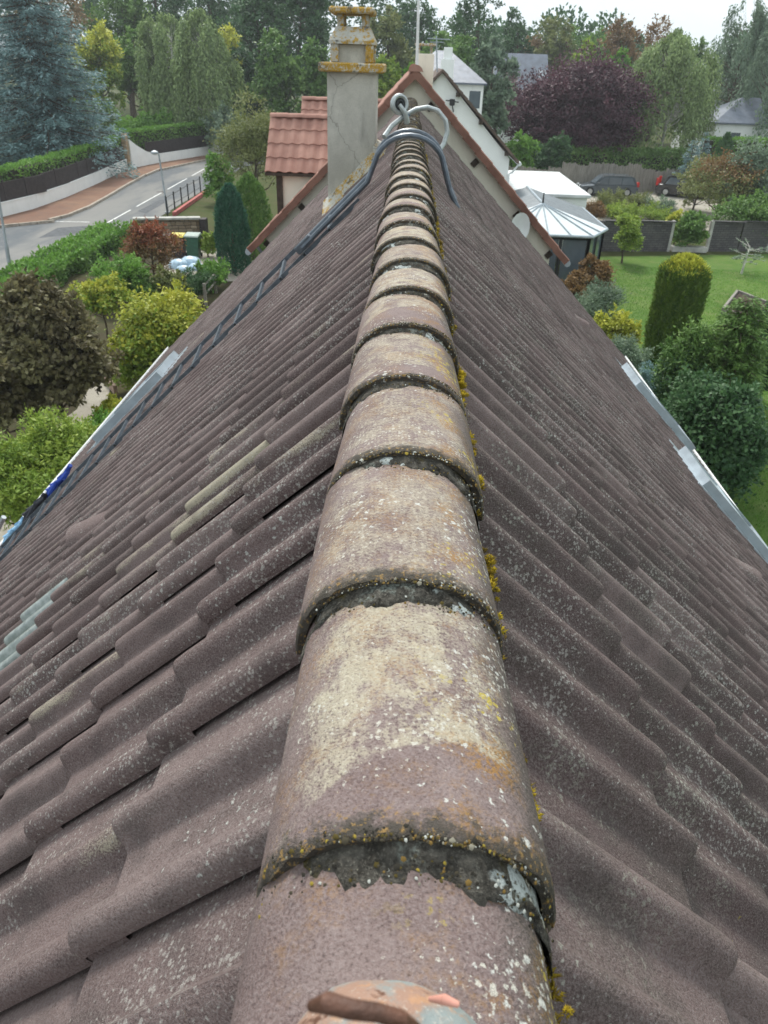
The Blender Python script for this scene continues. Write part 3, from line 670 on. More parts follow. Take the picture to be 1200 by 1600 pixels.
mo = link('moss', moss_mesh()); tag(mo, 'yellow olive moss cushions lining the foot of the ridge tiles', 'moss', kind='stuff')
def crust_mesh():
    r = np.random.default_rng(21); V = []; F = []; T = []
    for i in range(-1, 22):
        yl = RP+i*RS; nn = 700 if i < 6 else 200
        for _ in range(nn):
            a = r.normal()*.55; a = max(-1.05, min(1.25, a+.12)); k = r.random(); rad = r.uniform(.0005, .0017)*(2.0 if r.random() < .05 else 1)
            hw = .1265; x = hw*math.copysign(abs(math.sin(a))**.92, a); zt = -.122+.122*max(0, math.cos(a))**.86-.0012; x *= .992
            if k < .55: y, z = yl+abs(r.normal())*.006-.002, zt-.0005          # on the lip
            else: y, z = yl-r.uniform(.004, .026), zt*.97-.010-r.uniform(.0, .020)   # on the mortar
            c = np.array((x, y, z)); n_ = np.array((math.sin(a)*.6, -.5, max(.2, math.cos(a)))); n_ /= np.linalg.norm(n_); e1 = np.cross(n_, unit3(r)); e1 /= np.linalg.norm(e1); e2 = np.cross(n_, e1); b = len(V)
            q = [c+rad*(math.cos(t)*e1+math.sin(t)*e2)*r.uniform(.7, 1.3) for t in (0, 1.26, 2.5, 3.8, 5.0)]; V.extend(q+[c+n_*rad*.6]); F.extend([(b+j, b+(j+1) % 5, b+5) for j in range(5)]); T.extend([r.random()]*5)
    n = NT('lichen_crumbs'); t = n.attr('tint'); rp = n.t.nodes.new('ShaderNodeValToRGB'); n.t.links.new(t, rp.inputs[0]); rp.color_ramp.interpolation = 'CONSTANT'; e = rp.color_ramp.elements
    e[0].color = (.035, .032, .026, 1); e[1].position = .94; e[1].color = (.42, .43, .39, 1)
    for p_, c_ in ((.34, (.065, .056, .038)), (.56, (.085, .066, .022)), (.72, (.17, .11, .035)), (.84, (.22, .205, .16)), (.90, (.28, .21, .04))): q_ = e.new(p_); q_.color = (*c_, 1)
    return npmesh('lichen_crust', np.array(V), np.array(F), n.done(rp.outputs[0], .95, spec=.1), {'tint': ('FACE', T)})
def unit3(r): v = r.normal(size=3); return v/np.linalg.norm(v)
cr_ = link('lichen_crust', crust_mesh()); tag(cr_, 'crumbly lichen crust along the lips of the ridge tiles', 'lichen', kind='stuff')
# ------------------------------------------------------------------ attached house with red tiles
def clay(name, a, b):
    n = NT(name); t = n.objrand(); f = n.noise(3, 5, .6); g = n.noise(40, 4, .65)
    c = n.mix(n.ramp(f, .3, .7), a, b); c = n.mix(n.math('MULTIPLY', t, .35), c, tuple(x*.62 for x in a)); c = n.mix(n.ramp(g, .5, .75, 0, .5), c, (.20, .15, .11))
    return n.done(c, .85, n.bump(g, .3, .01), spec=.2)
M_CLAY = clay('salmon_clay_tile', (.34, .18, .145), (.44, .25, .20)); M_VERGE = clay('brown_red_verge_tile', (.18, .09, .07), (.27, .14, .105))
M_WOOD_D = plain('dark_stained_timber', (.055, .04, .03), .7, 0, .25, 12); M_BLACK = plain('black_metal', (.022, .024, .027), .45, .2)
NX, NYA, NYB, NZ = .07, 14.44, 27.2, .465; NH = 2.95       # apex x, verge, far end, apex z, half width
nb = empty('red_tiled_house', (NX, 20, GZ)); tag(nb, 'cream rendered house with salmon clay tiles joined to the mauve roof', 'house')
gz = NZ-.13
MB().prism([(NX-NH+.28, GZ-.5), (NX+NH-.28, GZ-.5), (NX+NH-.28, gz-NH+.28), (NX, gz), (NX-NH+.28, gz-NH+.28)], (14.60, NYB-.3)).build('wall', M_CREAM, nb)
ROOFN = {}
for sg in (-1, 1):
    def q(s, y, z): return (NX+sg*(s*.7071+z*.7071), y, NZ-.10-s*.7071+z*.7071)
    L_ = NH*1.414
    m = MB(); V = [q(s, y, z) for y in (NYA+.05, NYB) for s, z in ((0, 0), (L_, 0), (L_, -.06), (0, -.06))]
    m.add(V, [(0,1,2,3), (7,6,5,4), (0,4,5,1), (1,5,6,2), (2,6,7,3), (3,7,4,0)]); ROOFN[sg] = m.build('roof_slope', M_WOOD_D, nb)
    # field of pantiles beyond: waves across, steps down the slope
    V = []; F = []; ny = int((NYB-NYA-.2)/.05); nc = 12; g_ = L_/nc
    for c in range(nc):
        for e in (0, 1):
            for i in range(ny+1):
                V.append(q((c+e)*g_, NYA+.2+i*.05, .012+.016*math.sin(i*.05/.2*2*math.pi)+(.03 if e else .008)))
        b = c*2*(ny+1)
        for i in range(ny): F.append((b+i, b+i+1, b+ny+2+i, b+ny+1+i))
    o = link('pantile_field', npmesh('pantile_field', V, F, M_CLAY, smooth=True), ROOFN[sg]); o['kind'] = 'stuff'
    # verge: overlapping clay caps, each its own tile
    n_t = 13; st = L_/n_t
    for i in range(n_t):
        m = MB(); s0, s1 = i*st, (i+1)*st+.03; h0, h1 = .0, .018
        P = [(-.02, -.075), (-.02, .035), (.02, .050), (.16, .042), (.20, .02)]; V = []
        for s, h in ((s0, h0), (s1, h1)):
            for yy, z in P: V.append(q(s, NYA+yy-(.012 if h else 0)*(yy < 0), z+h))
        k = len(P); m.add(V, [(j, j+1, k+j+1, k+j) for j in range(k-1)]+[tuple(range(k-1, -1, -1)), tuple(range(k, 2*k))]); m.build('verge_tile', M_VERGE, ROOFN[sg])
    for s in (.55, 1.75, 2.95, 3.9):                      # purlin ends under the verge
        MB().add([q(s+ds, y, z) for y in (NYA+.12, 14.63) for ds, z in ((-.05, -.10), (.05, -.10), (.05, -.23), (-.05, -.23))],
            [(0,1,2,3), (7,6,5,4), (0,4,5,1), (1,5,6,2), (2,6,7,3), (3,7,4,0)]).build('purlin_end', M_WOOD_D, nb)
    p0 = q(L_, NYA, -.02)
    MB().tube([(p0[0]+sg*.05, NYA-.02, p0[2]-.03), (p0[0]+sg*.05, NYB, p0[2]-.03)], .06, 8).build('gutter', M_ZINC, nb, smooth=True)
for i in range(36):
    y = NYA-.03+i*.36
    P = [(NX+.13*math.sin(a), NZ-.12+.13*math.cos(a)) for a in np.linspace(-1.35, 1.35, 7)]
    m = MB(); V = [(x, yy, z+(.0 if yy == y else -.015)) for yy in (y, y+.39) for x, z in P]; m.add(V, [(j, j+1, 8+j, 7+j) for j in range(6)]+[tuple(range(6, -1, -1))]); m.build('ridge_cap', M_CLAY, nb, smooth=True)
MB().box((NX-.035, NYA+.22, NZ-.30), (NX+.035, 14.63, NZ-.19)).build('purlin_end', M_WOOD_D, nb)
# down pipe at the left eave
p = Yp(396, 384, 14.3); MB().tube([(p[0]+.02, 14.45, p[2]-.02), (p[0]+.12, 14.6, p[2]-.22), (p[0]+.36, 14.6, p[2]-.36)], .03, 8).build('down_pipe', M_ZINC, nb, smooth=True)
# dormers that look left, their near roof plane facing us
tile_s = MB(); V = []; P = [(0, .0), (.03, .016), (.06, .028), (.09, .030), (.12, .020), (.15, .004), (.20, .0), (.23, .0)]
for y_, h in ((-.03, 0), (.30, .018), (.30, .0)):
    for x, z in P: V.append((x, y_, z+h))
tile_s.add(V, [(r*8+j, r*8+j+1, r*8+9+j, r*8+8+j) for r in range(2) for j in range(7)]); pan_me = tile_s.mesh('pantile', M_CLAY, True)
def dormer(yc, zr, xl, half, rows, label):
    ze = zr-half*.93; sl = math.atan2(zr-ze, half); xr = NX-(NZ-zr)+.35
    r = MB(); wall = MB()
    wall.prism([(yc-half+.18, ze-1.6), (yc+half-.18, ze-1.6), (yc+half-.18, ze+.06), (yc, zr-.12), (yc-half+.18, ze+.06)], (xl+.32, xr), 'x')
    d = wall.build('dormer', M_CREAM, nb); d['label'] = label
    for sg in (-1, 1):
        r = MB(); V = [(x, yc+sg*half*t, zr-.05+(ze-zr)*t-o_) for x in (xl, xr+half) for t, o_ in ((0, 0), (1, 0), (1, .05), (0, .05))]
        r.add(V, [(0,1,2,3), (7,6,5,4), (0,4,5,1), (1,5,6,2), (2,6,7,3), (3,7,4,0)]); r.build('dormer_roof', M_WOOD_D, d)
    g_ = math.hypot(half, zr-ze)/rows
    for rr in range(rows):
        for i in range(int((xr+.2-xl)/.21)):
            o = bpy.data.objects.new('pantile', pan_me); C.objects.link(o); o.parent = d; sc_ = g_/.30
            ey = Vector((0, -math.cos(sl), -math.sin(sl))); ez = Vector((0, -math.sin(sl), math.cos(sl))); ex = Vector((1, 0, 0))
            loc = Vector((xl+i*.21, yc, zr-.045))+ey*(rr*g_)+ez*.006
            o.matrix_local = Matrix(((ex.x, ey.x*sc_, ez.x, loc.x), (ex.y, ey.y*sc_, ez.y, loc.y), (ex.z, ey.z*sc_, ez.z, loc.z), (0, 0, 0, 1)))
    for i in range(int((xr+.3-xl)/.33)):
        x = xl+i*.33; P_ = [(yc+.10*math.sin(a), zr-.06+.085*math.cos(a)) for a in np.linspace(-1.4, 1.4, 6)]
        m = MB(); V = [(xx, y_, z_+(0 if xx == x else .01)) for xx in (x, x+.36) for y_, z_ in P_]; m.add(V, [(j, j+1, 7+j, 6+j) for j in range(5)]); m.build('ridge_cap', M_CLAY, d, smooth=True)
    MB().box((xl+.2, yc-half+.12, ze-1.6), (xl+.32, yc-half+.24, ze+.02)).build('corner_post', M_WOOD_D, d)
    for i in range(4): MB().box((xl+.3+i*.34, yc-half+.02, ze-.10), (xl+.38+i*.34, yc-half+.2, ze-.02)).build('rafter_foot', M_WOOD_D, d)
pt, pb = Yp(425, 178, 17.1), Yp(420, 248, 16.2)
dormer(17.1, pt[2], pt[0]-.03, 1.0, 4, 'near dormer with four rows of salmon tiles')
p2 = Yp(472, 152, 21.5); dormer(21.5, p2[2], p2[0], 1.0, 4, 'far dormer showing over the near one')
# chimney, aerial pole and dish of the attached house
c0 = Yp(664, 84, 21.0)
ch = MB().box((c0[0]-.22, 20.8, c0[2]-1.8), (c0[0]+.22, 21.3, c0[2]), bev=.01).build('chimney', M_CREAM, nb)
for dx in (-.15, .15): MB().box((c0[0]+dx-.03, 20.95, c0[2]), (c0[0]+dx+.03, 21.15, c0[2]+.16)).build('prop', M_CEMM, ch)
MB().box((c0[0]-.25, 20.82, c0[2]+.16), (c0[0]+.25, 21.28, c0[2]+.21), bev=.01).build('cap_slab', M_CEMM, ch)
pole = empty('aerial_pole', Yp(651, 104, 19.5)); tag(pole, 'tall thin pale pole rising behind the salmon tiled gable', 'pole')
a_, b_ = Yp(651, 112, 19.5), Yp(655, -30, 19.5); MB().tube([a_, (a_+b_)/2, b_], [.035, .03, .026], 8).build('mast', M_GUTTER, pole, smooth=True)
MB().box(tuple(a_-np.array((.06, .06, .12))), tuple(a_+np.array((.06, .06, .02)))).build('mast_base', M_ZINC, pole)
d0 = Yp(812, 355, 14.35); dish = empty('satellite_dish', (d0[0], 14.6, d0[2])); tag(dish, 'white satellite dish on the cream gable wall', 'satellite dish')
m = MB(); V = [tuple(d0)]; F = []
for r_ in (.10, .19, .26):
    for k in range(18):
        a = 2*math.pi*k/18; V.append((d0[0]+r_*.72*math.cos(a), d0[1]-.35*r_*r_*2+.06*math.cos(a)*r_*4, d0[2]+r_*math.sin(a)))
F += [(0, 1+k, 1+(k+1) % 18) for k in range(18)]+[(1+j*18+k, 1+j*18+18+k, 1+j*18+18+(k+1) % 18, 1+j*18+(k+1) % 18) for j in range(2) for k in range(18)]
m.add(V, F).build('reflector', M_GUTTER, dish, smooth=True)
MB().tube([(d0[0], 14.62, d0[2]-.1), (d0[0], 14.42, d0[2]-.05)], .02, 6).build('bracket', M_ZINC, dish); MB().tube([d0+(0, -.02, -.25), d0+(0, -.36, -.12)], .012, 6).build('feed_arm', M_ZINC, dish)
# ------------------------------------------------------------------ second house: white gable, brown verge
HY = 39.0; pk = Yp(692, 108, HY); er = Yp(810, 252, HY); hh = er[0]-pk[0]
h2 = empty('white_gable_house', (pk[0], HY+4, GZ)); tag(h2, 'white house with plain gable and dark brown verge behind the red tiled house', 'house')
zw = pk[2]-.1-hh; MB().prism([(pk[0]-hh+.4, GZ-.5), (pk[0]+hh-.4, GZ-.5), (pk[0]+hh-.4, zw+.35), (pk[0], pk[2]-.15), (pk[0]-hh+.4, zw+.35)], (HY+.25, HY+9)).build('wall', M_WHITE, h2)
slr = (pk[2]-er[2])/hh; M_BRN = plain('brown_roof_tile', (.12, .085, .07), .85, 0, .25, 3)
for sg in (-1, 1):
    V = [(pk[0]+sg*hh*t, y, pk[2]+(er[2]-pk[2])*t-o_) for y in (HY, HY+9.3) for t, o_ in ((0, 0), (1, 0), (1, .14), (0, .14))]
    MB().add(V, [(0,1,2,3), (7,6,5,4), (0,4,5,1), (1,5,6,2), (2,6,7,3), (3,7,4,0)]).build('roof_slope', M_BRN, h2)
    n_t = 16
    for i in range(n_t):
        t0, t1 = i/n_t, (i+1.12)/n_t; V = [(pk[0]+sg*hh*t, y, pk[2]+(er[2]-pk[2])*t+o_) for y in (HY-.05, HY+.25) for t, o_ in ((t0, .01), (t1, .05), (t1, -.10), (t0, -.10))]; V[1] = (V[1][0], V[1][1]-.02, V[1][2]); V[2] = (V[2][0], V[2][1]-.02, V[2][2])
        MB().add(V, [(0,1,2,3), (7,6,5,4), (0,4,5,1), (1,5,6,2), (2,6,7,3), (3,7,4,0)]).build('verge_tile', M_BRN, h2)
    for t in (.2, .5, .85): MB().box((pk[0]+sg*hh*t-.09, HY+.02, pk[2]+(er[2]-pk[2])*t-.34), (pk[0]+sg*hh*t+.09, HY+.3, pk[2]+(er[2]-pk[2])*t-.17)).build('purlin_end', M_WOOD_D, h2)
MB().tube([(er[0]+.08, HY-.05, er[2]-.12), (er[0]+.08, HY+9.3, er[2]-.12)], .09, 8).build('gutter', M_GUTTER, h2, smooth=True)
MB().tube([(er[0]+.05, HY+.1, er[2]-.15), (er[0]-.2, HY+.2, er[2]-.5), (er[0]-.36, HY+.2, er[2]-.6), (er[0]-.36, HY+.2, GZ)], .05, 8).build('down_pipe', M_GUTTER, h2, smooth=True)
wl = Yp(706, 163, HY+.2); lt = empty('wall_lantern', (wl[0], HY+.25, wl[2])); tag(lt, 'small dark lantern bracket on the white gable', 'lantern')
MB().box((wl[0]-.12, HY-.05, wl[2]-.05), (wl[0]+.12, HY+.1, wl[2]+.22), bev=.03).build('lamp_head', M_BLACK, lt); MB().tube([(wl[0]+.1, HY+.25, wl[2]-.3), (wl[0], HY, wl[2])], .03, 6).build('arm', M_BLACK, lt); MB().tube([(wl[0]-.3, HY, wl[2]+.16), (wl[0]+.3, HY, wl[2]+.1)], .025, 6).build('cross_arm', M_BLACK, lt)
# ------------------------------------------------------------------ slate houses among the trees
M_SLATE = plain('blue_slate', (.125, .145, .185), .5, 0, .12, 1.6); M_WIN = glass_mat('house_window_glass', (.08, .10, .12), .1)
def slate_house(name, label, ridge_a, ridge_b, depth, zr, ze, hip=0., base=GZ, windows=(), skylights=()):
    """ridge from a to b in plan, roof falling both ways by depth"""
    a, b = np.array(ridge_a), np.array(ridge_b); d = (b-a)/np.linalg.norm(b-a); nrm = np.array((d[1], -d[0]))
    if nrm[1] > 0: nrm = -nrm
    h = empty(name, (*((a+b)/2), base)); tag(h, label, 'house')
    ea, eb = a-d*hip, b+d*hip; c = [ea+nrm*depth, eb+nrm*depth, eb-nrm*depth, ea-nrm*depth]; i_ = .93
    w_ = [((a+b)/2)+(p-(a+b)/2)*i_ for p in c]
    wall = MB(); V = [(*p, base-.3) for p in w_]+[(*p, ze-.02) for p in w_]; F = [(0,1,5,4), (1,2,6,5), (2,3,7,6), (3,0,4,7)]
    if hip == 0:
        V += [(*(((a+b)/2)+(a-(a+b)/2)*i_), zr-.15), (*(((a+b)/2)+(b-(a+b)/2)*i_), zr-.15)]; F += [(4, 7, 8), (5, 9, 6)]
    wl_ = wall.add(V, F).build('wall', M_WHITE, h)
    for k in (0, 1):
        r = MB(); e0, e1 = (c[0], c[1]) if k == 0 else (c[3], c[2])
        r.add([(*a, zr), (*b, zr), (*e1, ze), (*e0, ze), (*a, zr-.12), (*b, zr-.12), (*e1, ze-.12), (*e0, ze-.12)], [(0,1,2,3), (7,6,5,4), (0,3,7,4), (1,5,6,2), (2,6,7,3)])
        rs = r.build('roof_slope', M_SLATE, h)
        if k == 0:
            for t, f_ in skylights:
                p = a+(b-a)*t; q0 = np.array((*p, zr)); dn = np.array((*(nrm*depth), ze-zr)); un = np.array((*d, 0.)); up = np.cross(un, dn); up /= np.linalg.norm(up); up *= np.sign(up[2])
                o_ = q0+dn*f_+up*.05; V = [o_+un*x*.45+dn*y for x, y in ((-1, 0), (1, 0), (1, .22), (-1, .22))]
                MB().add([tuple(v) for v in V]+[tuple(v-up*.1) for v in V], [(0,1,2,3), (0,4,5,1), (1,5,6,2), (2,6,7,3), (3,7,4,0)]).build('skylight', M_PANE_P, rs)
    if hip:
        for P, e0, e1 in ((a, c[3], c[0]), (b, c[1], c[2])):
            MB().add([(*P, zr), (*e0, ze), (*e1, ze), (*P, zr-.12), (*e0, ze-.12), (*e1, ze-.12)], [(0,1,2), (5,4,3), (1,4,5,2)]).build('roof_hip', M_SLATE, h)
    for (t, z0, z1, wd) in windows:
        p = w_[0]+(w_[1]-w_[0])*t+nrm*.02; MB().add([(*(p-d*wd/2), z0), (*(p+d*wd/2), z0), (*(p+d*wd/2), z1), (*(p-d*wd/2), z1), (*(p-d*wd/2-nrm*.1), z0), (*(p+d*wd/2-nrm*.1), z0), (*(p+d*wd/2-nrm*.1), z1), (*(p-d*wd/2-nrm*.1), z1)], [(0,1,2,3), (0,4,5,1), (1,5,6,2), (2,6,7,3), (3,7,4,0)]).build('window', M_WIN, h)
    return h
a = Yp(672, 86, 62); b = Yp(700, 86, 66); e = Yp(735, 132, 62)
hs1 = slate_house('slate_roof_house', 'white house with blue slate roof and white chimney beside a TV aerial', (a[0]+.5, 66.), (a[0]+1.6, 66.), 4.2, a[2]+.35, e[2]+.1, 2.6, windows=[(.9, e[2]-1.5, e[2]-.4, .8)])
c0 = Yp(700, 87, 61.5); k = MB().box((c0[0]-.45, 61.2, c0[2]-3.2), (c0[0]+.45, 62.0, c0[2]-.2), bev=.02).build('chimney', M_WHITE, hs1); MB().box((c0[0]-.3, 61.35, c0[2]-.2), (c0[0]+.3, 61.85, c0[2]+.5), bev=.02).build('pot', M_WHITE, k)
t0 = Yp(683, 112, 42); ta = empty('tv_aerial', t0); tag(ta, 'grey comb TV aerial on a mast above the slate roof', 'aerial')
t1 = Yp(682, 56, 42); MB().tube([t0, t1], .035, 6).build('mast', M_ZINC, ta)
u0, u1 = Yp(668, 60, 42), Yp(703, 62, 42); MB().tube([u0, u1], .022, 5).build('boom', M_ZINC, ta)
for i in range(9):
    p = u0+(u1-u0)*i/8; MB().tube([p+(0, -.35, .0), p+(0, .35, 0)], .014, 5).build('element', M_ZINC, ta)
q0, q1 = Yp(673, 66, 42), Yp(693, 66, 42); MB().tube([q0, q1], .02, 5).build('boom', M_ZINC, ta)
a, b = Yp(800, 83, 100), Yp(856, 84, 100)
slate_house('slate_roof_house', 'steep slate roofed house with a skylight beside the purple tree', (a[0]-2, 100.), (b[0], 100.), 5.0, a[2], Yp(830, 150, 97)[2]-.4, 0., skylights=[(.9, .36)], windows=[(.8, -3.4, -2.2, 1.)])
a, b = Yp(1160, 152, 86), Yp(1178, 152, 86); e = Yp(1150, 195, 82)
slate_house('slate_roof_house', 'low white house with hipped slate roof behind the birch', (a[0], 86.), (b[0]+.6, 86.), 4.0, a[2], e[2]+.15, 3.6, windows=[(.25, e[2]-1.7, e[2]-.7, .9), (.75, e[2]-1.7, e[2]-.7, .9)])
a = Yp(1126, 132, 97); slate_house('slate_roof_house', 'narrow white gabled house showing beside the birch crown', (a[0]+.4, 96.), (a[0]+.4001, 104.), 2.6, a[2]+.6, Yp(1130, 165, 96)[2], 0.)
# ------------------------------------------------------------------ conservatory
def translucent_panel():
    n = NT('white_polycarbonate'); n.done(n.mix(n.ramp(n.noise(1.5), .3, .7), (.52, .57, .58), (.64, .68, .68)), .25, spec=.5); return n.m
M_POLY = translucent_panel(); M_POLYD = plain('grey_roof_panel', (.13, .15, .165), .5, 0, .12, 2)
EY = 32.6; k = 1.0
P_fl, P_fr, P_r = Yp(850, 367, EY), Yp(927, 369, EY), Yp(951, 356, EY+1.7); P_ap = Yp(848, 318, EY+2.4); zE = P_fl[2]
cv = empty('conservatory', (P_ap[0], EY+3, GZ)); tag(cv, 'glazed conservatory with white fan roof and dark grey frame beside the lawn', 'conservatory')
xr_ = P_r[0]; xl_ = 2*P_ap[0]-xr_; yb_ = EY+7.5; zA = P_ap[2]
ev = [(xl_, EY+1.9), (P_ap[0]-(P_fr[0]-P_ap[0]), EY), (P_fr[0], EY), (xr_, EY+1.9)]
apx = (P_ap[0], EY+2.4, zA); apb = (P_ap[0], yb_, zA)
def panel(name, pts, mat, th=.04):
    pts = [np.array(p, float) for p in pts]; n_ = np.cross(pts[1]-pts[0], pts[2]-pts[0]); n_ /= np.linalg.norm(n_); n_ *= np.sign(n_[2]) or 1; k_ = len(pts)
    MB().add([tuple(p) for p in pts]+[tuple(p-n_*th) for p in pts], [tuple(range(k_)), tuple(range(2*k_-1, k_-1, -1))]+[(i, k_+i, k_+(i+1) % k_, (i+1) % k_) for i in range(k_)]).build(name, mat, cv)
for i in range(3):
    a, b = np.array((*ev[i], zE)), np.array((*ev[i+1], zE)); nseg = (2, 4, 2)[i]
    for j in range(nseg):
        p, q_ = a+(b-a)*(j+.012)/nseg, a+(b-a)*(j+.988)/nseg
        panel('roof_panel', [apx, tuple(p), tuple(q_)], M_POLY)
        if j or i: MB().tube([np.array(apx)+(0, 0, .02), a+(b-a)*j/nseg+(0, 0, .03)], .03, 5).build('glazing_bar', M_ZINC, cv)
panel('roof_panel', [apx, (xr_, EY+1.92, zE), (xr_, yb_, zE), apb], M_POLYD); panel('roof_panel', [apx, apb, (xl_, yb_, zE), (xl_, EY+1.92, zE)], M_POLYD)
MB().tube([apx, apb], .06, 6).build('ridge_cap', M_ZINC, cv); MB().tube([np.array(apx)+(0, 0, -.1), np.array(apx)+(0, 0, .45)], [.06, .02], 6).build('finial', M_BLACK, cv)
walls = ev+[(xr_, yb_), (xl_, yb_)]
for i in range(6):
    a, b = np.array(walls[i]), np.array(walls[(i+1) % 6]); cxy = np.array((P_ap[0], EY+4)); a = cxy+(a-cxy)*.95; b = cxy+(b-cxy)*.95; L_ = np.linalg.norm(b-a); n_ = max(1, int(round(L_/1.0)))
    if i == 4: continue
    MB().tube([(*a, zE-.1), (*b, zE-.1)], .10, 4).build('eaves_beam', M_BLACK, cv)
    for j in range(n_+1): p = a+(b-a)*j/n_; MB().box((p[0]-.06, p[1]-.06, GZ), (p[0]+.06, p[1]+.06, zE-.05)).build('post', M_BLACK, cv)
    for j in range(n_):
        p, q_ = a+(b-a)*(j+.08)/n_, a+(b-a)*(j+.92)/n_; dn = np.array((-(b-a)[1], (b-a)[0]))/L_*.012
        MB().add([(*(p-dn), GZ+.15), (*(q_-dn), GZ+.15), (*(q_-dn), zE-.2), (*(p-dn), zE-.2), (*(p+dn), GZ+.15), (*(q_+dn), GZ+.15), (*(q_+dn), zE-.2), (*(p+dn), zE-.2)], [(0,1,2,3), (7,6,5,4), (0,4,5,1), (1,5,6,2), (2,6,7,3), (3,7,4,0)]).build('pane', M_WIN, cv)
MB().tube([(*e_, zE-.02) for e_ in (ev[0], ev[1], ev[2], ev[3], (xr_, yb_))], .06, 6).build('gutter', M_ZINC, cv)
# garden chair showing through the conservatory corner
gc = G(893, 432); ch_ = empty('garden_chair', (gc[0], gc[1]-.2, GZ)); tag(ch_, 'white garden chair standing outside the conservatory glass', 'chair')
for dx in (-.22, .22):
    for dy in (-.2, .2): MB().tube([(gc[0]+dx, gc[1]-.2+dy, GZ), (gc[0]+dx*.9, gc[1]-.2+dy*.9, GZ+.43)], .02, 6).build('leg', M_GUTTER, ch_)
MB().box((gc[0]-.24, gc[1]-.43, GZ+.42), (gc[0]+.24, gc[1]+.03, GZ+.47), bev=.015).build('seat', M_GUTTER, ch_); MB().box((gc[0]-.24, gc[1], GZ+.5), (gc[0]+.24, gc[1]+.04, GZ+1.0), bev=.015).build('backrest', M_GUTTER, ch_)
# ------------------------------------------------------------------ white flat-roofed garage
ga = empty('white_garage', (10, 52, GZ)); tag(ga, 'low white garage with pale flat roof in front of the parked estate car', 'garage')
gx0, gx1, gy0, gy1, gzt = 5.2, 9.4, 41.0, 50.5, -5.15
MB().box((gx0+.15, gy0+.15, GZ-.3), (gx1-.15, gy1-.15, gzt)).build('wall', M_WHITE, ga); MB().box((gx0, gy0, gzt), (gx1, gy1, gzt+.16), bev=.02).build('roof_slab', plain('pale_roof_felt', (.58, .60, .60), .8, 0, .15, 1.), ga)
MB().box((gx1-.16, gy0+2, GZ+.9), (gx1-.13, gy0+3.2, GZ+2.0)).build('window', M_WIN, ga)
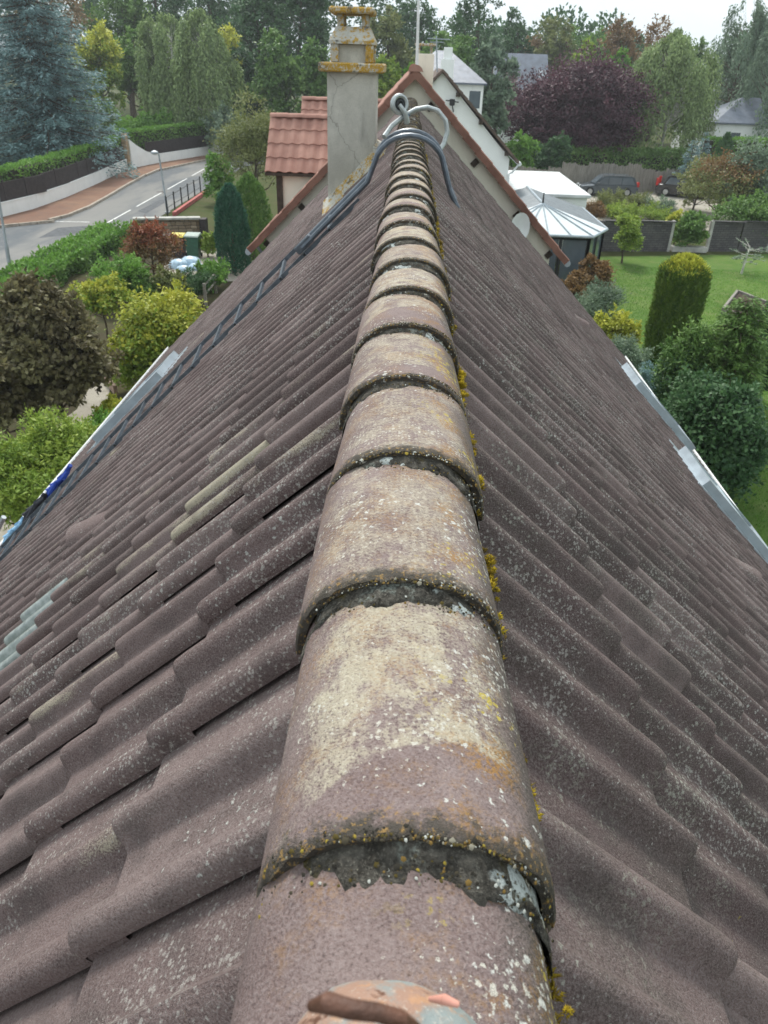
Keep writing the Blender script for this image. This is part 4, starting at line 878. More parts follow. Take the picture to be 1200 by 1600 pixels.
# ------------------------------------------------------------------ cars
def paint(name, col, rough=.25):
    n = NT(name); n.done(n.mix(n.ramp(n.noise(3), .3, .7), tuple(x*.9 for x in col), tuple(x*1.1 for x in col)), rough, spec=.5); n.b.inputs['Coat Weight'].default_value = .6; return n.m
M_TYRE = plain('tyre_rubber', (.02, .02, .021), .85); M_RIM = plain('alloy_rim', (.45, .46, .47), .35, .7); M_LAMPR = plain('red_lamp', (.45, .02, .015), .3); M_LAMPW = plain('clear_lamp', (.7, .72, .72), .2)
def car(name, label, loc, rz, mat, L_, W_, H_, estate=True):
    r = empty(name, loc, rz); tag(r, label, 'car'); h = L_/2; b = H_*.56; g = .2
    low = [(-h, .32), (-h+.05, .72), (-h+.5, b*.93), (-h+1.15, b), (h-.25, b*1.02), (h-.03, b*.9), (h, .5), (h-.05, g), (-h+.1, g)]
    wx = W_/2
    def loft(poly, ys):
        V = []; F = []; n_ = len(poly)
        for y, s, dz in ys:
            for x, z in poly: V.append((x*s, y, z+dz*(z > .6)))
        for j in range(len(ys)-1):
            for i in range(n_): F.append((j*n_+i, j*n_+(i+1) % n_, (j+1)*n_+(i+1) % n_, (j+1)*n_+i))
        F += [tuple(range(n_)), tuple((len(ys)-1)*n_+i for i in range(n_-1, -1, -1))]; return MB().add(V, F)
    body = loft(low, ((-wx, .96, -.05), (-wx+.10, 1, 0), (wx-.10, 1, 0), (wx, .96, -.05))).build('body', mat, r, True, False)
    tail = h-.12 if estate else h-.5
    cab = [(-h+1.05, b-.02), (-h+1.75, H_-.07), (-h+2.1, H_), (tail-.55, H_-.01), (tail-.35, H_-.06), (tail, b-.02)]
    loft(cab, ((-wx+.06, .995, 0), (-wx+.20, .98, .0), (wx-.20, .98, 0), (wx-.06, .995, 0))).build('cabin', mat, r, True, False)
    zz0, zz1 = b+.05, H_-.12
    def fx(z, front): return (-h+1.05+.70*(z-b)/(H_-b)) if front else (tail-.35*(z-b)/(H_-b))
    for sy in (-1, 1):
        xs = [fx(zz0, 1)+.16, -h+2.15, tail-1.25, fx(zz0, 0)-.14]; xt = [fx(zz1, 1)+.16, -h+2.15, tail-1.25, fx(zz1, 0)-.18]
        for i in range(3):
            y = sy*(wx-.055); V = [(xs[i]+.04, y, zz0), (xs[i+1]-.04, y, zz0), (xt[i+1]-.04, y, zz1), (xt[i]+.04, y, zz1)]
            V += [(x, y-sy*.03, z) for x, _, z in V]; MB().add(V, [(0,1,2,3), (4,7,6,5), (0,4,5,1), (1,5,6,2), (2,6,7,3), (3,7,4,0)]).build('side_window', M_WIN, r, False, False)
        for x in (-h+.82, h-.85):
            MX = Matrix.Translation((x, sy*(wx-.10), .32)) @ Matrix.Rotation(math.pi/2, 4, 'X')
            wl_ = MB().lathe([(.17, -.10), (.30, -.10), (.32, -.06), (.32, .06), (.30, .10), (.17, .10)], n=18, M=MX).build('wheel', M_TYRE, r, True, False); MB().lathe([(.02, -.112), (.19, -.108), (.20, -.09), (.20, .09), (.19, .108), (.02, .112)], n=14, M=MX).build('rim', M_RIM, wl_, True, False)
        MB().box((-h+.0, sy*(wx-.48)-.16, .60), (-h+.16, sy*(wx-.34)+.14, .74), bev=.02).build('headlight', M_LAMPW, r, False, False)
        MB().box((h-.20, sy*(wx-.16)-.10, .72), (h-.0, sy*(wx-.16)+.12, .72+(.55 if not estate else .35)), bev=.02).build('tail_light', M_LAMPR, r, False, False)
        MB().box((-h+1.4, sy*(wx+.04)-.08, b+.02), (-h+1.55, sy*(wx+.04)+.08, b+.15), bev=.02).build('wing_mirror', mat, r, False, False)
    for f_ in (1, 0):
        V = []
        for z in (zz0, zz1):
            x = fx(z, f_)+(-.015 if f_ else .015)
            if not f_: x += .012
            for y in (-wx+.24, wx-.24): V.append((x, y, z))
        V += [(x+(.06 if f_ else -.06), y, z) for x, y, z in V]; MB().add(V, [(0,1,3,2), (4,6,7,5), (0,4,5,1), (1,5,7,3), (3,7,6,2), (2,6,4,0)]).build('windscreen' if f_ else 'rear_window', M_WIN, r, False, False)
    return r
g1 = G(946, 305); car('estate_car', 'slate blue estate car parked against the board fence', (g1[0], g1[1], GZ+.03), 0., paint('slate_blue_paint', (.045, .06, .075)), 4.55, 1.72, 1.46)
g1 = G(1058, 307); car('hatchback', 'black hatchback with tall red tail lamps parked behind the shrubs', (g1[0]+.3, g1[1], GZ+.03), math.radians(180-24), paint('black_paint', (.014, .014, .017)), 4.0, 1.72, 1.5, False)
# ------------------------------------------------------------------ fences and walls on the garden side
M_BOARD = NT('weathered_board'); _n = M_BOARD; _g = _n.noise(3, 5, .65, vec=_n.vmul(_n.pos, (8., 8., .5)))
M_BOARD = _n.done(_n.mix(_n.ramp(_g, .3, .7), (.15, .135, .115), (.31, .29, .255)), .9, _n.bump(_g, .3, .01))
bf = empty('board_fence', (12, 64, GZ)); tag(bf, 'weathered grey board fence behind the parked cars', 'fence')
fa, fb = G(770, 298), G(1075, 301); zt = Yp(930, 263, (fa[1]+fb[1])/2)[2]; nbp = 15; dv = (fb-fa)/nbp
for i in range(nbp):
    p = fa+dv*i; hgt_ = zt-GZ+(.35 if 5 <= i < 11 else 0)-.15*(i % 3 == 0)
    o = MB()
    for j in range(9):
        a = p+dv*(.05+.9*j/9); b = p+dv*(.05+.9*(j+.93)/9); hj = hgt_+.03*((i*7+j*5) % 4-1.5); o.add([(a[0], a[1]-.02, GZ), (b[0], b[1]-.02, GZ), (b[0], b[1]+.02, GZ), (a[0], a[1]+.02, GZ), (a[0], a[1]-.02, GZ+hj), (b[0], b[1]-.02, GZ+hj), (b[0], b[1]+.02, GZ+hj), (a[0], a[1]+.02, GZ+hj)], [(4,5,6,7), (0,1,5,4), (1,2,6,5), (2,3,7,6), (3,0,4,7)])
    o.build('fence_panel', M_BOARD, bf); MB().box((p[0]-.06, p[1]-.09, GZ), (p[0]+.06, p[1]+.06, GZ+hgt_+.08)).build('post', M_BOARD, bf)
def block_mat():
    n = NT('dark_grey_blocks'); br = n.t.nodes.new('ShaderNodeTexBrick'); n.t.links.new(n.comb(n.sep(n.pos, 0), n.sep(n.pos, 2), 0.), br.inputs['Vector'])
    br.inputs['Scale'].default_value = 1.; br.inputs['Brick Width'].default_value = .30; br.inputs['Row Height'].default_value = .12; br.inputs['Mortar Size'].default_value = .012
    br.inputs['Color1'].default_value = (.075, .07, .075, 1); br.inputs['Color2'].default_value = (.11, .105, .105, 1); br.inputs['Mortar'].default_value = (.045, .042, .042, 1)
    return n.done(n.mix(n.ramp(n.noise(2, 4), .4, .7, 0, .4), br.outputs[0], (.14, .13, .12)), .9, n.bump(br.outputs['Fac'], -.5, .01))
M_BLOCK = block_mat(); M_CONC = plain('pale_concrete', (.42, .41, .38), .9, 0, .15, 3, .2, .2)
gw0 = G(945, 392); WY = gw0[1]; wzt = Yp(1047, 345, WY+.7)[2]
def garden_wall(u0, u1, label, posts):
    a, b = G(u0, 392), G(u1, 392); r = empty('garden_wall', (*((a+b)/2)[:2], GZ)); tag(r, label, 'wall', None)
    n_ = max(1, int(round((b[0]-a[0])/1.9))); d_ = (b-a)/n_
    for i in range(n_):
        p, q_ = a+d_*(i+.02), a+d_*(i+.98)
        MB().add([(p[0], p[1]-.08, GZ-.2), (q_[0], q_[1]-.08, GZ-.2), (q_[0], q_[1]+.08, GZ-.2), (p[0], p[1]+.08, GZ-.2), (p[0], p[1]-.08, wzt), (q_[0], q_[1]-.08, wzt), (q_[0], q_[1]+.08, wzt), (p[0], p[1]+.08, wzt)], [(4,5,6,7), (0,1,5,4), (1,2,6,5), (2,3,7,6), (3,0,4,7)]).build('block_panel', M_BLOCK, r)
        MB().box((p[0]-.05, p[1]-.11, wzt+.002), (q_[0]+.05, p[1]+.11, wzt+.05), bev=.01).build('coping', M_BLOCK, r)
    for i in posts: p = a+d_*(i if i >= 0 else n_); MB().box((p[0]-.07, p[1]-.12, GZ-.1), (p[0]+.07, p[1]+.12, wzt+.03)).build('post', M_CONC, r)
garden_wall(880, 1043, 'dark block garden wall left of the ivy gap, behind the young tree', (-1,)); garden_wall(1103, 1290, 'dark block garden wall right of the ivy gap, behind the birch sapling', (0, 2))
a, b = G(1045, 392), G(1101, 392); st = MB().box((a[0]+.1, a[1]-.25, GZ), (b[0]-.1, a[1]+.25, GZ+.28), bev=.02).build('stone_step', M_CONC); tag(st, 'pale concrete step in the gap of the block wall', 'step')
# raised bed
M_SOIL = plain('dark_soil', (.06, .045, .035), .95, 0, .35, 6, .1, .5)
pb_ = empty('raised_bed', (13, 30, GZ)); tag(pb_, 'timber edged raised bed of bare soil on the lawn', 'planter'); c4 = [G(1128, 490), G(1180, 512), G(1212, 486), G(1150, 462)]
MB().add([(p[0], p[1], GZ+.16) for p in c4], [(0,1,2,3)]).build('soil', M_SOIL, pb_)
for i in range(4):
    a, b = c4[i], c4[(i+1) % 4]; d_ = (b-a)/np.linalg.norm(b-a); n_ = np.array((-d_[1], d_[0], 0))*.05
    V = [a-n_, b-n_, b+n_, a+n_]; MB().add([(*p[:2], GZ) for p in V]+[(*p[:2], GZ+.26) for p in V], [(4,5,6,7), (0,1,5,4), (1,2,6,5), (2,3,7,6), (3,0,4,7)]).build('edge_board', M_BOARD, pb_)
# ------------------------------------------------------------------ ground, road, pavement
def ground_mat(name, cols, scales=(.15, 1.2, 30), rough=.95, bump=.4):
    n = NT(name); a = n.noise(scales[0], 4); b = n.noise(scales[1], 5, .65); g = n.noise(scales[2], 4, .7)
    c = n.mix(n.ramp(a, .35, .65), cols[0], cols[1]); c = n.mix(n.ramp(b, .45, .7, 0, .7), c, cols[2]); c = n.mix(n.ramp(g, .35, .6, .4, 0), c, tuple(x*.5 for x in cols[0]))
    return n.done(c, rough, n.bump(g, bump, .03), spec=.1)
M_GROUND = ground_mat('meadow_ground', ((.055, .075, .022), (.075, .085, .03), (.10, .085, .045)))
M_LAWN = ground_mat('lawn', ((.075, .145, .028), (.115, .185, .040), (.16, .19, .07)), (.30, 1.6, 40), .9, .5)
M_GRAVEL = ground_mat('pale_gravel', ((.34, .31, .26), (.42, .39, .33), (.24, .22, .18)), (.4, 3, 60))
M_BED = ground_mat('garden_soil', ((.06, .05, .03), (.08, .075, .035), (.05, .065, .02)), (.4, 2, 30))
V = []; F = []; R_ = 3000
structure(MB().add([(-R_, -R_, GZ-.02), (R_, -R_, GZ-.02), (R_, R_, GZ-.02), (-R_, R_, GZ-.02)], [(0,1,2,3)]).build('ground', M_GROUND))
def asphalt():
    n = NT('worn_asphalt'); a = n.noise(.25, 4, .6, vec=n.vmul(n.pos, (1., .22, 1.))); b = n.noise(1.5, 5, .6); g = n.noise(90, 3, .7)
    c = n.mix(n.ramp(a, .42, .60), (.105, .115, .125), (.20, .195, .185)); c = n.mix(n.ramp(b, .5, .75, 0, .4), c, (.24, .23, .215)); c = n.mix(n.ramp(g, .5, .7, 0, .4), c, (.28, .27, .26))
    return n.done(c, .9, n.bump(g, .3, .01), spec=.2)
M_ASPH = asphalt(); M_RED = ground_mat('red_tarmac', ((.20, .115, .085), (.26, .16, .11), (.17, .12, .10)), (.3, 1.5, 50)); M_KERB = plain('pale_kerb_stone', (.36, .31, .26), .9, 0, .2, 5, .2, .3); M_PAINT = plain('white_road_paint', (.62, .62, .60), .8, 0, .15, 6)
FAR = [G(-260, 352), G(-60, 362), G(0, 356), G(60, 350), G(105, 339), G(140, 325), G(170, 308), G(200, 290), G(222, 278), G(245, 268), G(290, 258), G(340, 247)]
fl = FAR[-1]; FAR += [fl+np.array((5, 9, 0)), fl+np.array((14, 20, 0)), fl+np.array((40, 42, 0))]
NEAR = [np.array((-14.9, y, GZ)) for y in (-30, 0, 20, 40, 52, 60, 66)]+[np.array(p) for p in ((-14.6, 74, GZ), (-11.5, 83, GZ), (-4, 94, GZ), (26, 118, GZ))]
def sheet(name, poly, z, mat):
    o = MB().add([(p[0], p[1], z) for p in poly], [tuple(range(len(poly)))]).build(name, mat); return structure(o)
sheet('road', [np.array((-60, -30, 0)), *NEAR, *FAR[::-1], np.array((-60, 44, 0))], GZ, M_ASPH)
WALL = [G(-200, 385), G(-60, 358), G(0, 343), G(50, 330), G(100, 312), G(150, 290), G(205, 263)]
WALL2 = [G(206, 264), G(216, 263), G(230, 260), G(245, 257), G(275, 252), G(305, 247), G(335, 242)]
pave = FAR[2:12]+[WALL2[-1]+np.array((.5, .3, 0))]+WALL2[::-1]+WALL[::-1][:5]
PV = [(p[0], p[1], GZ+.13) for p in pave]; n_ = len(PV); structure(MB().add(PV+[(p[0], p[1], GZ) for p in pave], [tuple(range(n_))]+[(i, n_+i, n_+(i+1) % n_, (i+1) % n_) for i in range(n_)]).build('pavement', M_RED))
kb = structure(empty('kerb', (*FAR[5][:2], GZ)))
def along(pts, step):
    outp = []; carry = 0.
    for a, b in zip(pts[:-1], pts[1:]):
        L_ = np.linalg.norm(b-a); t = carry
        while t < L_: outp.append((a+(b-a)*t/L_, (b-a)/L_)); t += step
        carry = t-L_
    return outp
for p, d in along(FAR[1:12], 1.0):
    n_ = np.array((-d[1], d[0], 0))*.08; V = [p+d*.02-n_, p+d*.98-n_, p+d*.98+n_, p+d*.02+n_]
    MB().add([(*q_[:2], GZ-.05) for q_ in V]+[(*q_[:2], GZ+.15) for q_ in V], [(4,5,6,7), (0,1,5,4), (1,2,6,5), (2,3,7,6), (3,0,4,7)]).build('kerb_stone', M_KERB, kb)
for nm, pts in (('road_patch', [(60, 372), (120, 366), (150, 352), (90, 356)]), ('road_patch', [(215, 330), (250, 312), (262, 314), (228, 334)])):
    structure(MB().add([(*G(u, v)[:2], GZ+.003) for u, v in pts], [(0,1,2,3)]).build(nm, plain('tar_patch', (.075, .08, .088), .85, 0, .2, 4)))
p_ = G(252, 300); structure(MB().lathe([(.02, .003), (.34, .003), (.36, .0)], c=(p_[0], p_[1], GZ+.001), n=20).build('manhole_cover', plain('cast_iron', (.07, .06, .055), .7)))
mk = structure(empty('road_marking', (-16.6, 50, GZ)))
ca, cb = G(150, 358), G(292, 279)
for t0, t1 in ((0, .30), (.36, .66), (.72, 1.), (1.08, 1.3)):
    a, b = ca+(cb-ca)*t0, ca+(cb-ca)*t1; d = (b-a)/np.linalg.norm(b-a); n_ = np.array((-d[1], d[0], 0))*.055
    MB().add([(*q_[:2], GZ+.004) for q_ in (a-n_, b-n_, b+n_, a+n_)], [(0,1,2,3)]).build('dash', M_PAINT, mk)
a, b = G(88, 346), G(140, 347); MB().add([(a[0], a[1]-.06, GZ+.004), (b[0], b[1]-.06, GZ+.004), (b[0], b[1]+.06, GZ+.004), (a[0], a[1]+.06, GZ+.004)], [(0,1,2,3)]).build('stop_line', M_PAINT, mk)
# ------------------------------------------------------------------ white street wall, dark infill panels
def wall_strip(name, pts, h, th, mat, parent, z0=GZ+.05):
    V = []; F = []; m = len(pts)
    for i, p in enumerate(pts):
        d = pts[min(i+1, m-1)]-pts[max(i-1, 0)]; d = d/np.linalg.norm(d); n_ = np.array((-d[1], d[0], 0))*th/2; hh_ = h[i] if hasattr(h, '__len__') else h
        V += [(*(p-n_)[:2], z0), (*(p+n_)[:2], z0), (*(p+n_)[:2], z0+hh_), (*(p-n_)[:2], z0+hh_)]
    for i in range(m-1):
        for k in range(4): F.append((i*4+k, i*4+(k+1) % 4, i*4+4+(k+1) % 4, i*4+4+k))
    F += [(0,1,2,3), tuple((m-1)*4+k for k in (3,2,1,0))]
    return MB().add(V, F).build(name, mat, parent)
M_PANEL = plain('dark_brown_panel', (.035, .027, .028), .7, 0, .2, 5); M_STREETW = plaster('street_wall_white', (.84, .85, .84)); M_STONE = plain('ochre_stone', (.33, .24, .15), .9, 0, .25, 6, .2, .4)
sw = empty('street_wall', (*WALL[3][:2], GZ)); tag(sw, 'low white wall with dark panels below the trimmed hedge along the pavement', 'wall')
WB = WALL[1:]; wall_strip('base_wall', WB, .78, .22, M_STREETW, sw); wall_strip('coping', WB, .06, .28, M_STREETW, sw, GZ+.832)
for p, d in along(WB, 2.0)[:-1]:
    q_ = p+d*1.94; wall_strip('infill_panel', [p+d*.04, q_], 1.0, .05, M_PANEL, sw, GZ+.895); MB().box((p[0]-.05, p[1]-.05, GZ+.895), (p[0]+.05, p[1]+.05, GZ+1.98)).build('panel_post', M_PANEL, sw)
s2 = empty('curved_wall', (*WALL2[3][:2], GZ)); tag(s2, 'white wall swooping down from the stone gate pier, with dark panels', 'wall')
wall_strip('base_wall', WALL2, [2.25, 1.75, 1.15, .82, .80, .80, .82], .24, M_STREETW, s2)
wall_strip('infill_panel', [WALL2[2]+np.array((0, .1, 0)), WALL2[3], WALL2[4]], 1.0, .05, M_PANEL, s2, GZ+.87); wall_strip('infill_panel', WALL2[4:7], 1.0, .05, M_PANEL, s2, GZ+.87)
p = WALL2[-1]; MB().box((p[0]-.1, p[1]-.3, GZ), (p[0]+.95, p[1]+.3, GZ+2.0), bev=.03).build('end_pier', M_STREETW, s2)
p = G(203, 266); gp = MB().box((p[0]-.35, p[1]-.2, GZ), (p[0]+.05, p[1]+.35, GZ+2.75), bev=.03).build('gate_pier', M_STONE); tag(gp, 'ochre stone gate pier between the two white walls', 'pillar')
# ------------------------------------------------------------------ street lamps
M_LAMP = plain('grey_lamp_post', (.30, .33, .35), .45, .4, .1, 4); M_LGLASS = plain('lamp_glass', (.6, .62, .6), .2)
def lamp(base, top, arm, label):
    r = empty('street_lamp', (base[0], base[1], GZ)); tag(r, label, 'street lamp'); b = np.array(base); t = np.array(top)
    MB().tube([b, b+(t-b)*.25, b+(t-b)*.26, t], [.085, .08, .058, .045], 10).build('post', M_LAMP, r, smooth=True); MB().box((b[0]-.14, b[1]-.14, GZ), (b[0]+.14, b[1]+.14, GZ+.06)).build('base_plate', M_LAMP, r)
    e = t+np.array(arm); MB().tube([t-(0, 0, .05), t+(e-t)*.5+(0, 0, .08), e], .035, 8).build('arm', M_LAMP, r, smooth=True)
    hd = MB().lathe([(.05, .12), (.20, .06), (.24, -.02), (.22, -.05)], c=tuple(e), n=14).build('lamp_head', M_LAMP, r, smooth=True); MB().lathe([(.19, -.05), (.15, -.11), (.05, -.13)], c=tuple(e), n=12).build('diffuser', M_LGLASS, hd, smooth=True)
b = G(262, 332); lamp(b, Yp(248, 240, b[1]), (-.25, 0, .05), 'slim grey street lamp beside the black rail fence'); b = G(17, 427); lamp(b, Yp(-12, 250, b[1]), (-.3, 0, .05), 'slim grey street lamp behind the laurel hedge')
# ------------------------------------------------------------------ rail fence on a red kerb
rf = empty('rail_fence', (*G(290, 320)[:2], GZ)); tag(rf, 'short black post and rail fence on a red kerb beside the road', 'fence')
a, b = G(262, 337), G(314, 303); M_REDK = plain('red_painted_kerb', (.38, .10, .09), .8, 0, .2, 4)
wall_strip('red_kerb', [a+np.array((.4, 0, 0)), b+np.array((.3, 0, 0))], .22, .2, M_REDK, rf, GZ)
for i in range(6):
    p = a+(b-a)*i/5; MB().tube([(p[0], p[1], GZ), (p[0], p[1], GZ+1.15)], .045, 8).build('post', M_BLACK, rf)
for z in (.45, 1.02): MB().tube([(*a[:2], GZ+z), (*b[:2], GZ+z)], .018, 6).build('rail', M_BLACK, rf)
# ------------------------------------------------------------------ stone wall, bins, bags
def rubble_stone():
    n = NT('rubble_stone'); t = n.objrand(); c = n.mix(t, (.20, .145, .095), (.40, .32, .23)); g = n.noise(20, 5, .65); return n.done(n.mix(n.ramp(g, .4, .7, 0, .5), c, (.14, .11, .085)), .92, n.bump(g, .5, .02), spec=.15)
M_RUB = rubble_stone(); rsw = empty('stone_wall', (*G(262, 372)[:2], GZ)); tag(rsw, 'honey coloured rubble wall with pale coping behind the bins', 'wall')
a, b = G(213, 374), G(314, 372); hW = Yp(262, 341, (a[1]+b[1])/2)[2]-GZ; d = (b-a)/np.linalg.norm(b-a); Lw = np.linalg.norm(b-a)
wall_strip('wall_core', [a+np.array((0, .12, 0)), b+np.array((0, .12, 0))], hW-.06, .22, M_MORTAR, rsw, GZ)
rr = random.Random(2); z = 0.
while z < hW-.1:
    x = 0.; hc = rr.uniform(.13, .21); hc = min(hc, hW-.05-z)
    while x < Lw-.12:
        wd = min(rr.uniform(.2, .45), Lw-x); p = a+d*x
        MB().box((0, -.05-rr.random()*.03, .008), (wd-.018, .06, hc-.012), Matrix.Translation((p[0], p[1], GZ+z)) @ Matrix.Rotation(math.atan2(d[1], d[0]), 4, 'Z'), bev=.02).build('stone', M_RUB, rsw); x += wd
    z += hc
wall_strip('coping', [a+np.array((-.05, .05, 0)), b+np.array((.05, .05, 0))], .09, .46, M_CONC, rsw, GZ+hW-.05)
p = b+np.array((.22, .0, 0)); tp = MB().box((p[0]-.13, p[1]-.3, GZ), (p[0]+.16, p[1]+.3, GZ+hW-.02), bev=.02).build('gate_post', M_PANEL); tag(tp, 'dark grey gate post at the end of the rubble wall', 'post')
def wheelie(base, hgt, wd, mb, ml, label):
    r = empty('wheelie_bin', base); tag(r, label, 'bin'); x, y, z = base; k_ = .82
    V = [(x-wd/2*k_, y-wd/2*k_, z+.06), (x+wd/2*k_, y-wd/2*k_, z+.06), (x+wd/2*k_, y+wd/2*k_, z+.06), (x-wd/2*k_, y+wd/2*k_, z+.06), (x-wd/2, y-wd/2, z+hgt*.9), (x+wd/2, y-wd/2, z+hgt*.9), (x+wd/2, y+wd/2, z+hgt*.9), (x-wd/2, y+wd/2, z+hgt*.9)]
    MB().add(V, [(0,3,2,1), (0,1,5,4), (1,2,6,5), (2,3,7,6), (3,0,4,7), (4,5,6,7)]).build('bin_body', mb, r); MB().add([(x-wd*.54, y-wd*.58, z+hgt*.9), (x+wd*.54, y-wd*.58, z+hgt*.9), (x+wd*.54, y+wd*.56, z+hgt*.93), (x-wd*.54, y+wd*.56, z+hgt*.93), (x-wd*.5, y-wd*.5, z+hgt*.95), (x+wd*.5, y-wd*.5, z+hgt*.95), (x+wd*.5, y+wd*.5, z+hgt), (x-wd*.5, y+wd*.5, z+hgt)], [(0,1,5,4), (1,2,6,5), (2,3,7,6), (3,0,4,7), (4,5,6,7), (3,2,1,0)]).build('bin_lid', ml, r)
    for s in (-1, 1): MB().lathe([(.02, -.03), (.1, -.03), (.1, .03), (.02, .03)], n=12, M=Matrix.Translation((x+s*wd*.44, y+wd*.42, z+.1)) @ Matrix.Rotation(math.pi/2, 4, 'Y')).build('bin_wheel', M_RUBBER, r)
    MB().tube([(x-wd*.4, y+wd*.6, z+hgt*.9), (x+wd*.4, y+wd*.6, z+hgt*.9)], .02, 6).build('handle', M_RUBBER, r)
M_BING = plain('green_plastic', (.03, .10, .06), .5); M_BINK = plain('charcoal_plastic', (.035, .03, .035), .5); M_YEL = plain('yellow_plastic', (.62, .50, .05), .45)
p = G(281, 402); wheelie((p[0], p[1], GZ), 1.1, .62, M_BINK, M_YEL, 'charcoal wheelie bin with a bright yellow lid'); p = G(304, 402); wheelie((p[0], p[1], GZ), 1.12, .66, M_BING, plain('grey_green_plastic', (.26, .32, .28), .5), 'green wheelie bin with a pale lid beside the yellow lidded one'); p = G(263, 400); wheelie((p[0], p[1], GZ), 1.0, .5, M_BINK, M_BINK, 'all charcoal wheelie bin half behind the red maple')
M_BAG = plain('pale_blue_sheeting', (.42, .55, .66), .35, 0, .15, 8)
def sack(u, v, rx, h, label, seed):
    p = G(u, v); V = []; F = []; nu, nv = 14, 8
    for j in range(nv):
        b_ = j/(nv-1)
        for i in range(nu):
            a_ = 2*math.pi*i/nu; r_ = rx*(1-b_**3)**.6*(1+.22*mnoise.noise(Vector((math.cos(a_)*1.6+seed, math.sin(a_)*1.6, b_*2))))+.01; V.append((p[0]+r_*math.cos(a_), p[1]+r_*.8*math.sin(a_), GZ+h*b_))
    for j in range(nv-1):
        for i in range(nu): F.append((j*nu+i, j*nu+(i+1) % nu, (j+1)*nu+(i+1) % nu, (j+1)*nu+i))
    F.append(tuple((nv-1)*nu+i for i in range(nu))); o = MB().add(V, F).build('plastic_sack', M_BAG, None, smooth=True); tag(o, label, 'sack', 'pale blue plastic sacks heaped in front of the bins')
for i, (u, v, r_, h) in enumerate(((280, 418, .45, .4), (298, 415, .5, .45), (308, 421, .4, .3), (288, 424, .35, .28))): sack(u, v, r_, h, ('pale blue plastic sack in front of the yellow lidded bin', 'largest pale blue plastic sack, in front of the green bin', 'flat pale blue plastic sack at the gravel side of the heap', 'smallest pale blue plastic sack, lying before the heap')[i], i*3.1)
# paths and beds of the left garden
sheet('garden_bed', [G(-60, 900), G(-60, 436), G(185, 378), G(330, 372), G(420, 380), G(420, 520), np.array((-4.4, 12, 0)), np.array((-4.4, 4, 0))], GZ+.004, M_BED)
sheet('gravel_path', [G(-120, 900), G(-80, 770), G(10, 770), G(40, 700), G(120, 640), G(150, 590), G(175, 595), G(165, 640), G(120, 760), G(60, 900)], GZ+.008, M_GRAVEL)
sheet('gravel_forecourt', [G(255, 424), G(262, 392), G(330, 392), G(420, 400), G(440, 440), G(330, 440)], GZ+.012, M_GRAVEL)
gr = empty('wooden_handrail', (*G(330, 470)[:2], GZ)); tag(gr, 'grey wooden handrail beside the low pine bushes', 'handrail')
a, b = G(322, 478), G(352, 440)
for dz in (.45, .8): MB().tube([(*a[:2], GZ+dz), (*b[:2], GZ+dz)], .04, 6).build('rail', M_BOARD, gr)
for t in (0, .5, 1): p = a+(b-a)*t; MB().box((p[0]-.05, p[1]-.05, GZ), (p[0]+.05, p[1]+.05, GZ+.88)).build('post', M_BOARD, gr)
a, b = G(150, 575), G(182, 618); tb = MB().box((0, -.05, 0), (float(np.linalg.norm(b-a)), .05, .3), Matrix.Translation((a[0], a[1], GZ)) @ Matrix.Rotation(math.atan2(b[1]-a[1], b[0]-a[0]), 4, 'Z')).build('timber_edging', plain('pinkish_timber', (.36, .25, .19), .8)); tag(tb, 'pinkish timber edging board below the small yellow tree', 'edging')
# white car behind the first hedge
p = G(116, 244); car('white_van', 'white van parked behind the street hedge beside the blue spruce', (p[0], p[1], GZ+.03), math.radians(60), paint('white_paint', (.72, .74, .75)), 4.8, 1.95, 2.25)
# lawn and garden of the right
sheet('lawn', [G(880, 402), G(1290, 396), np.array((32, 20, 0)), np.array((32, 2, 0)), np.array((4.5, 2, 0)), np.array((4.5, 30, 0)), np.array((6.8, 31, 0))], GZ+.004, M_LAWN)
sheet('parking_gravel', [np.array((9.6, 44, 0)), np.array((9.6, 66, 0)), np.array((27, 68, 0)), np.array((27, 50, 0)), np.array((18, 50, 0))], GZ+.003, M_GRAVEL)
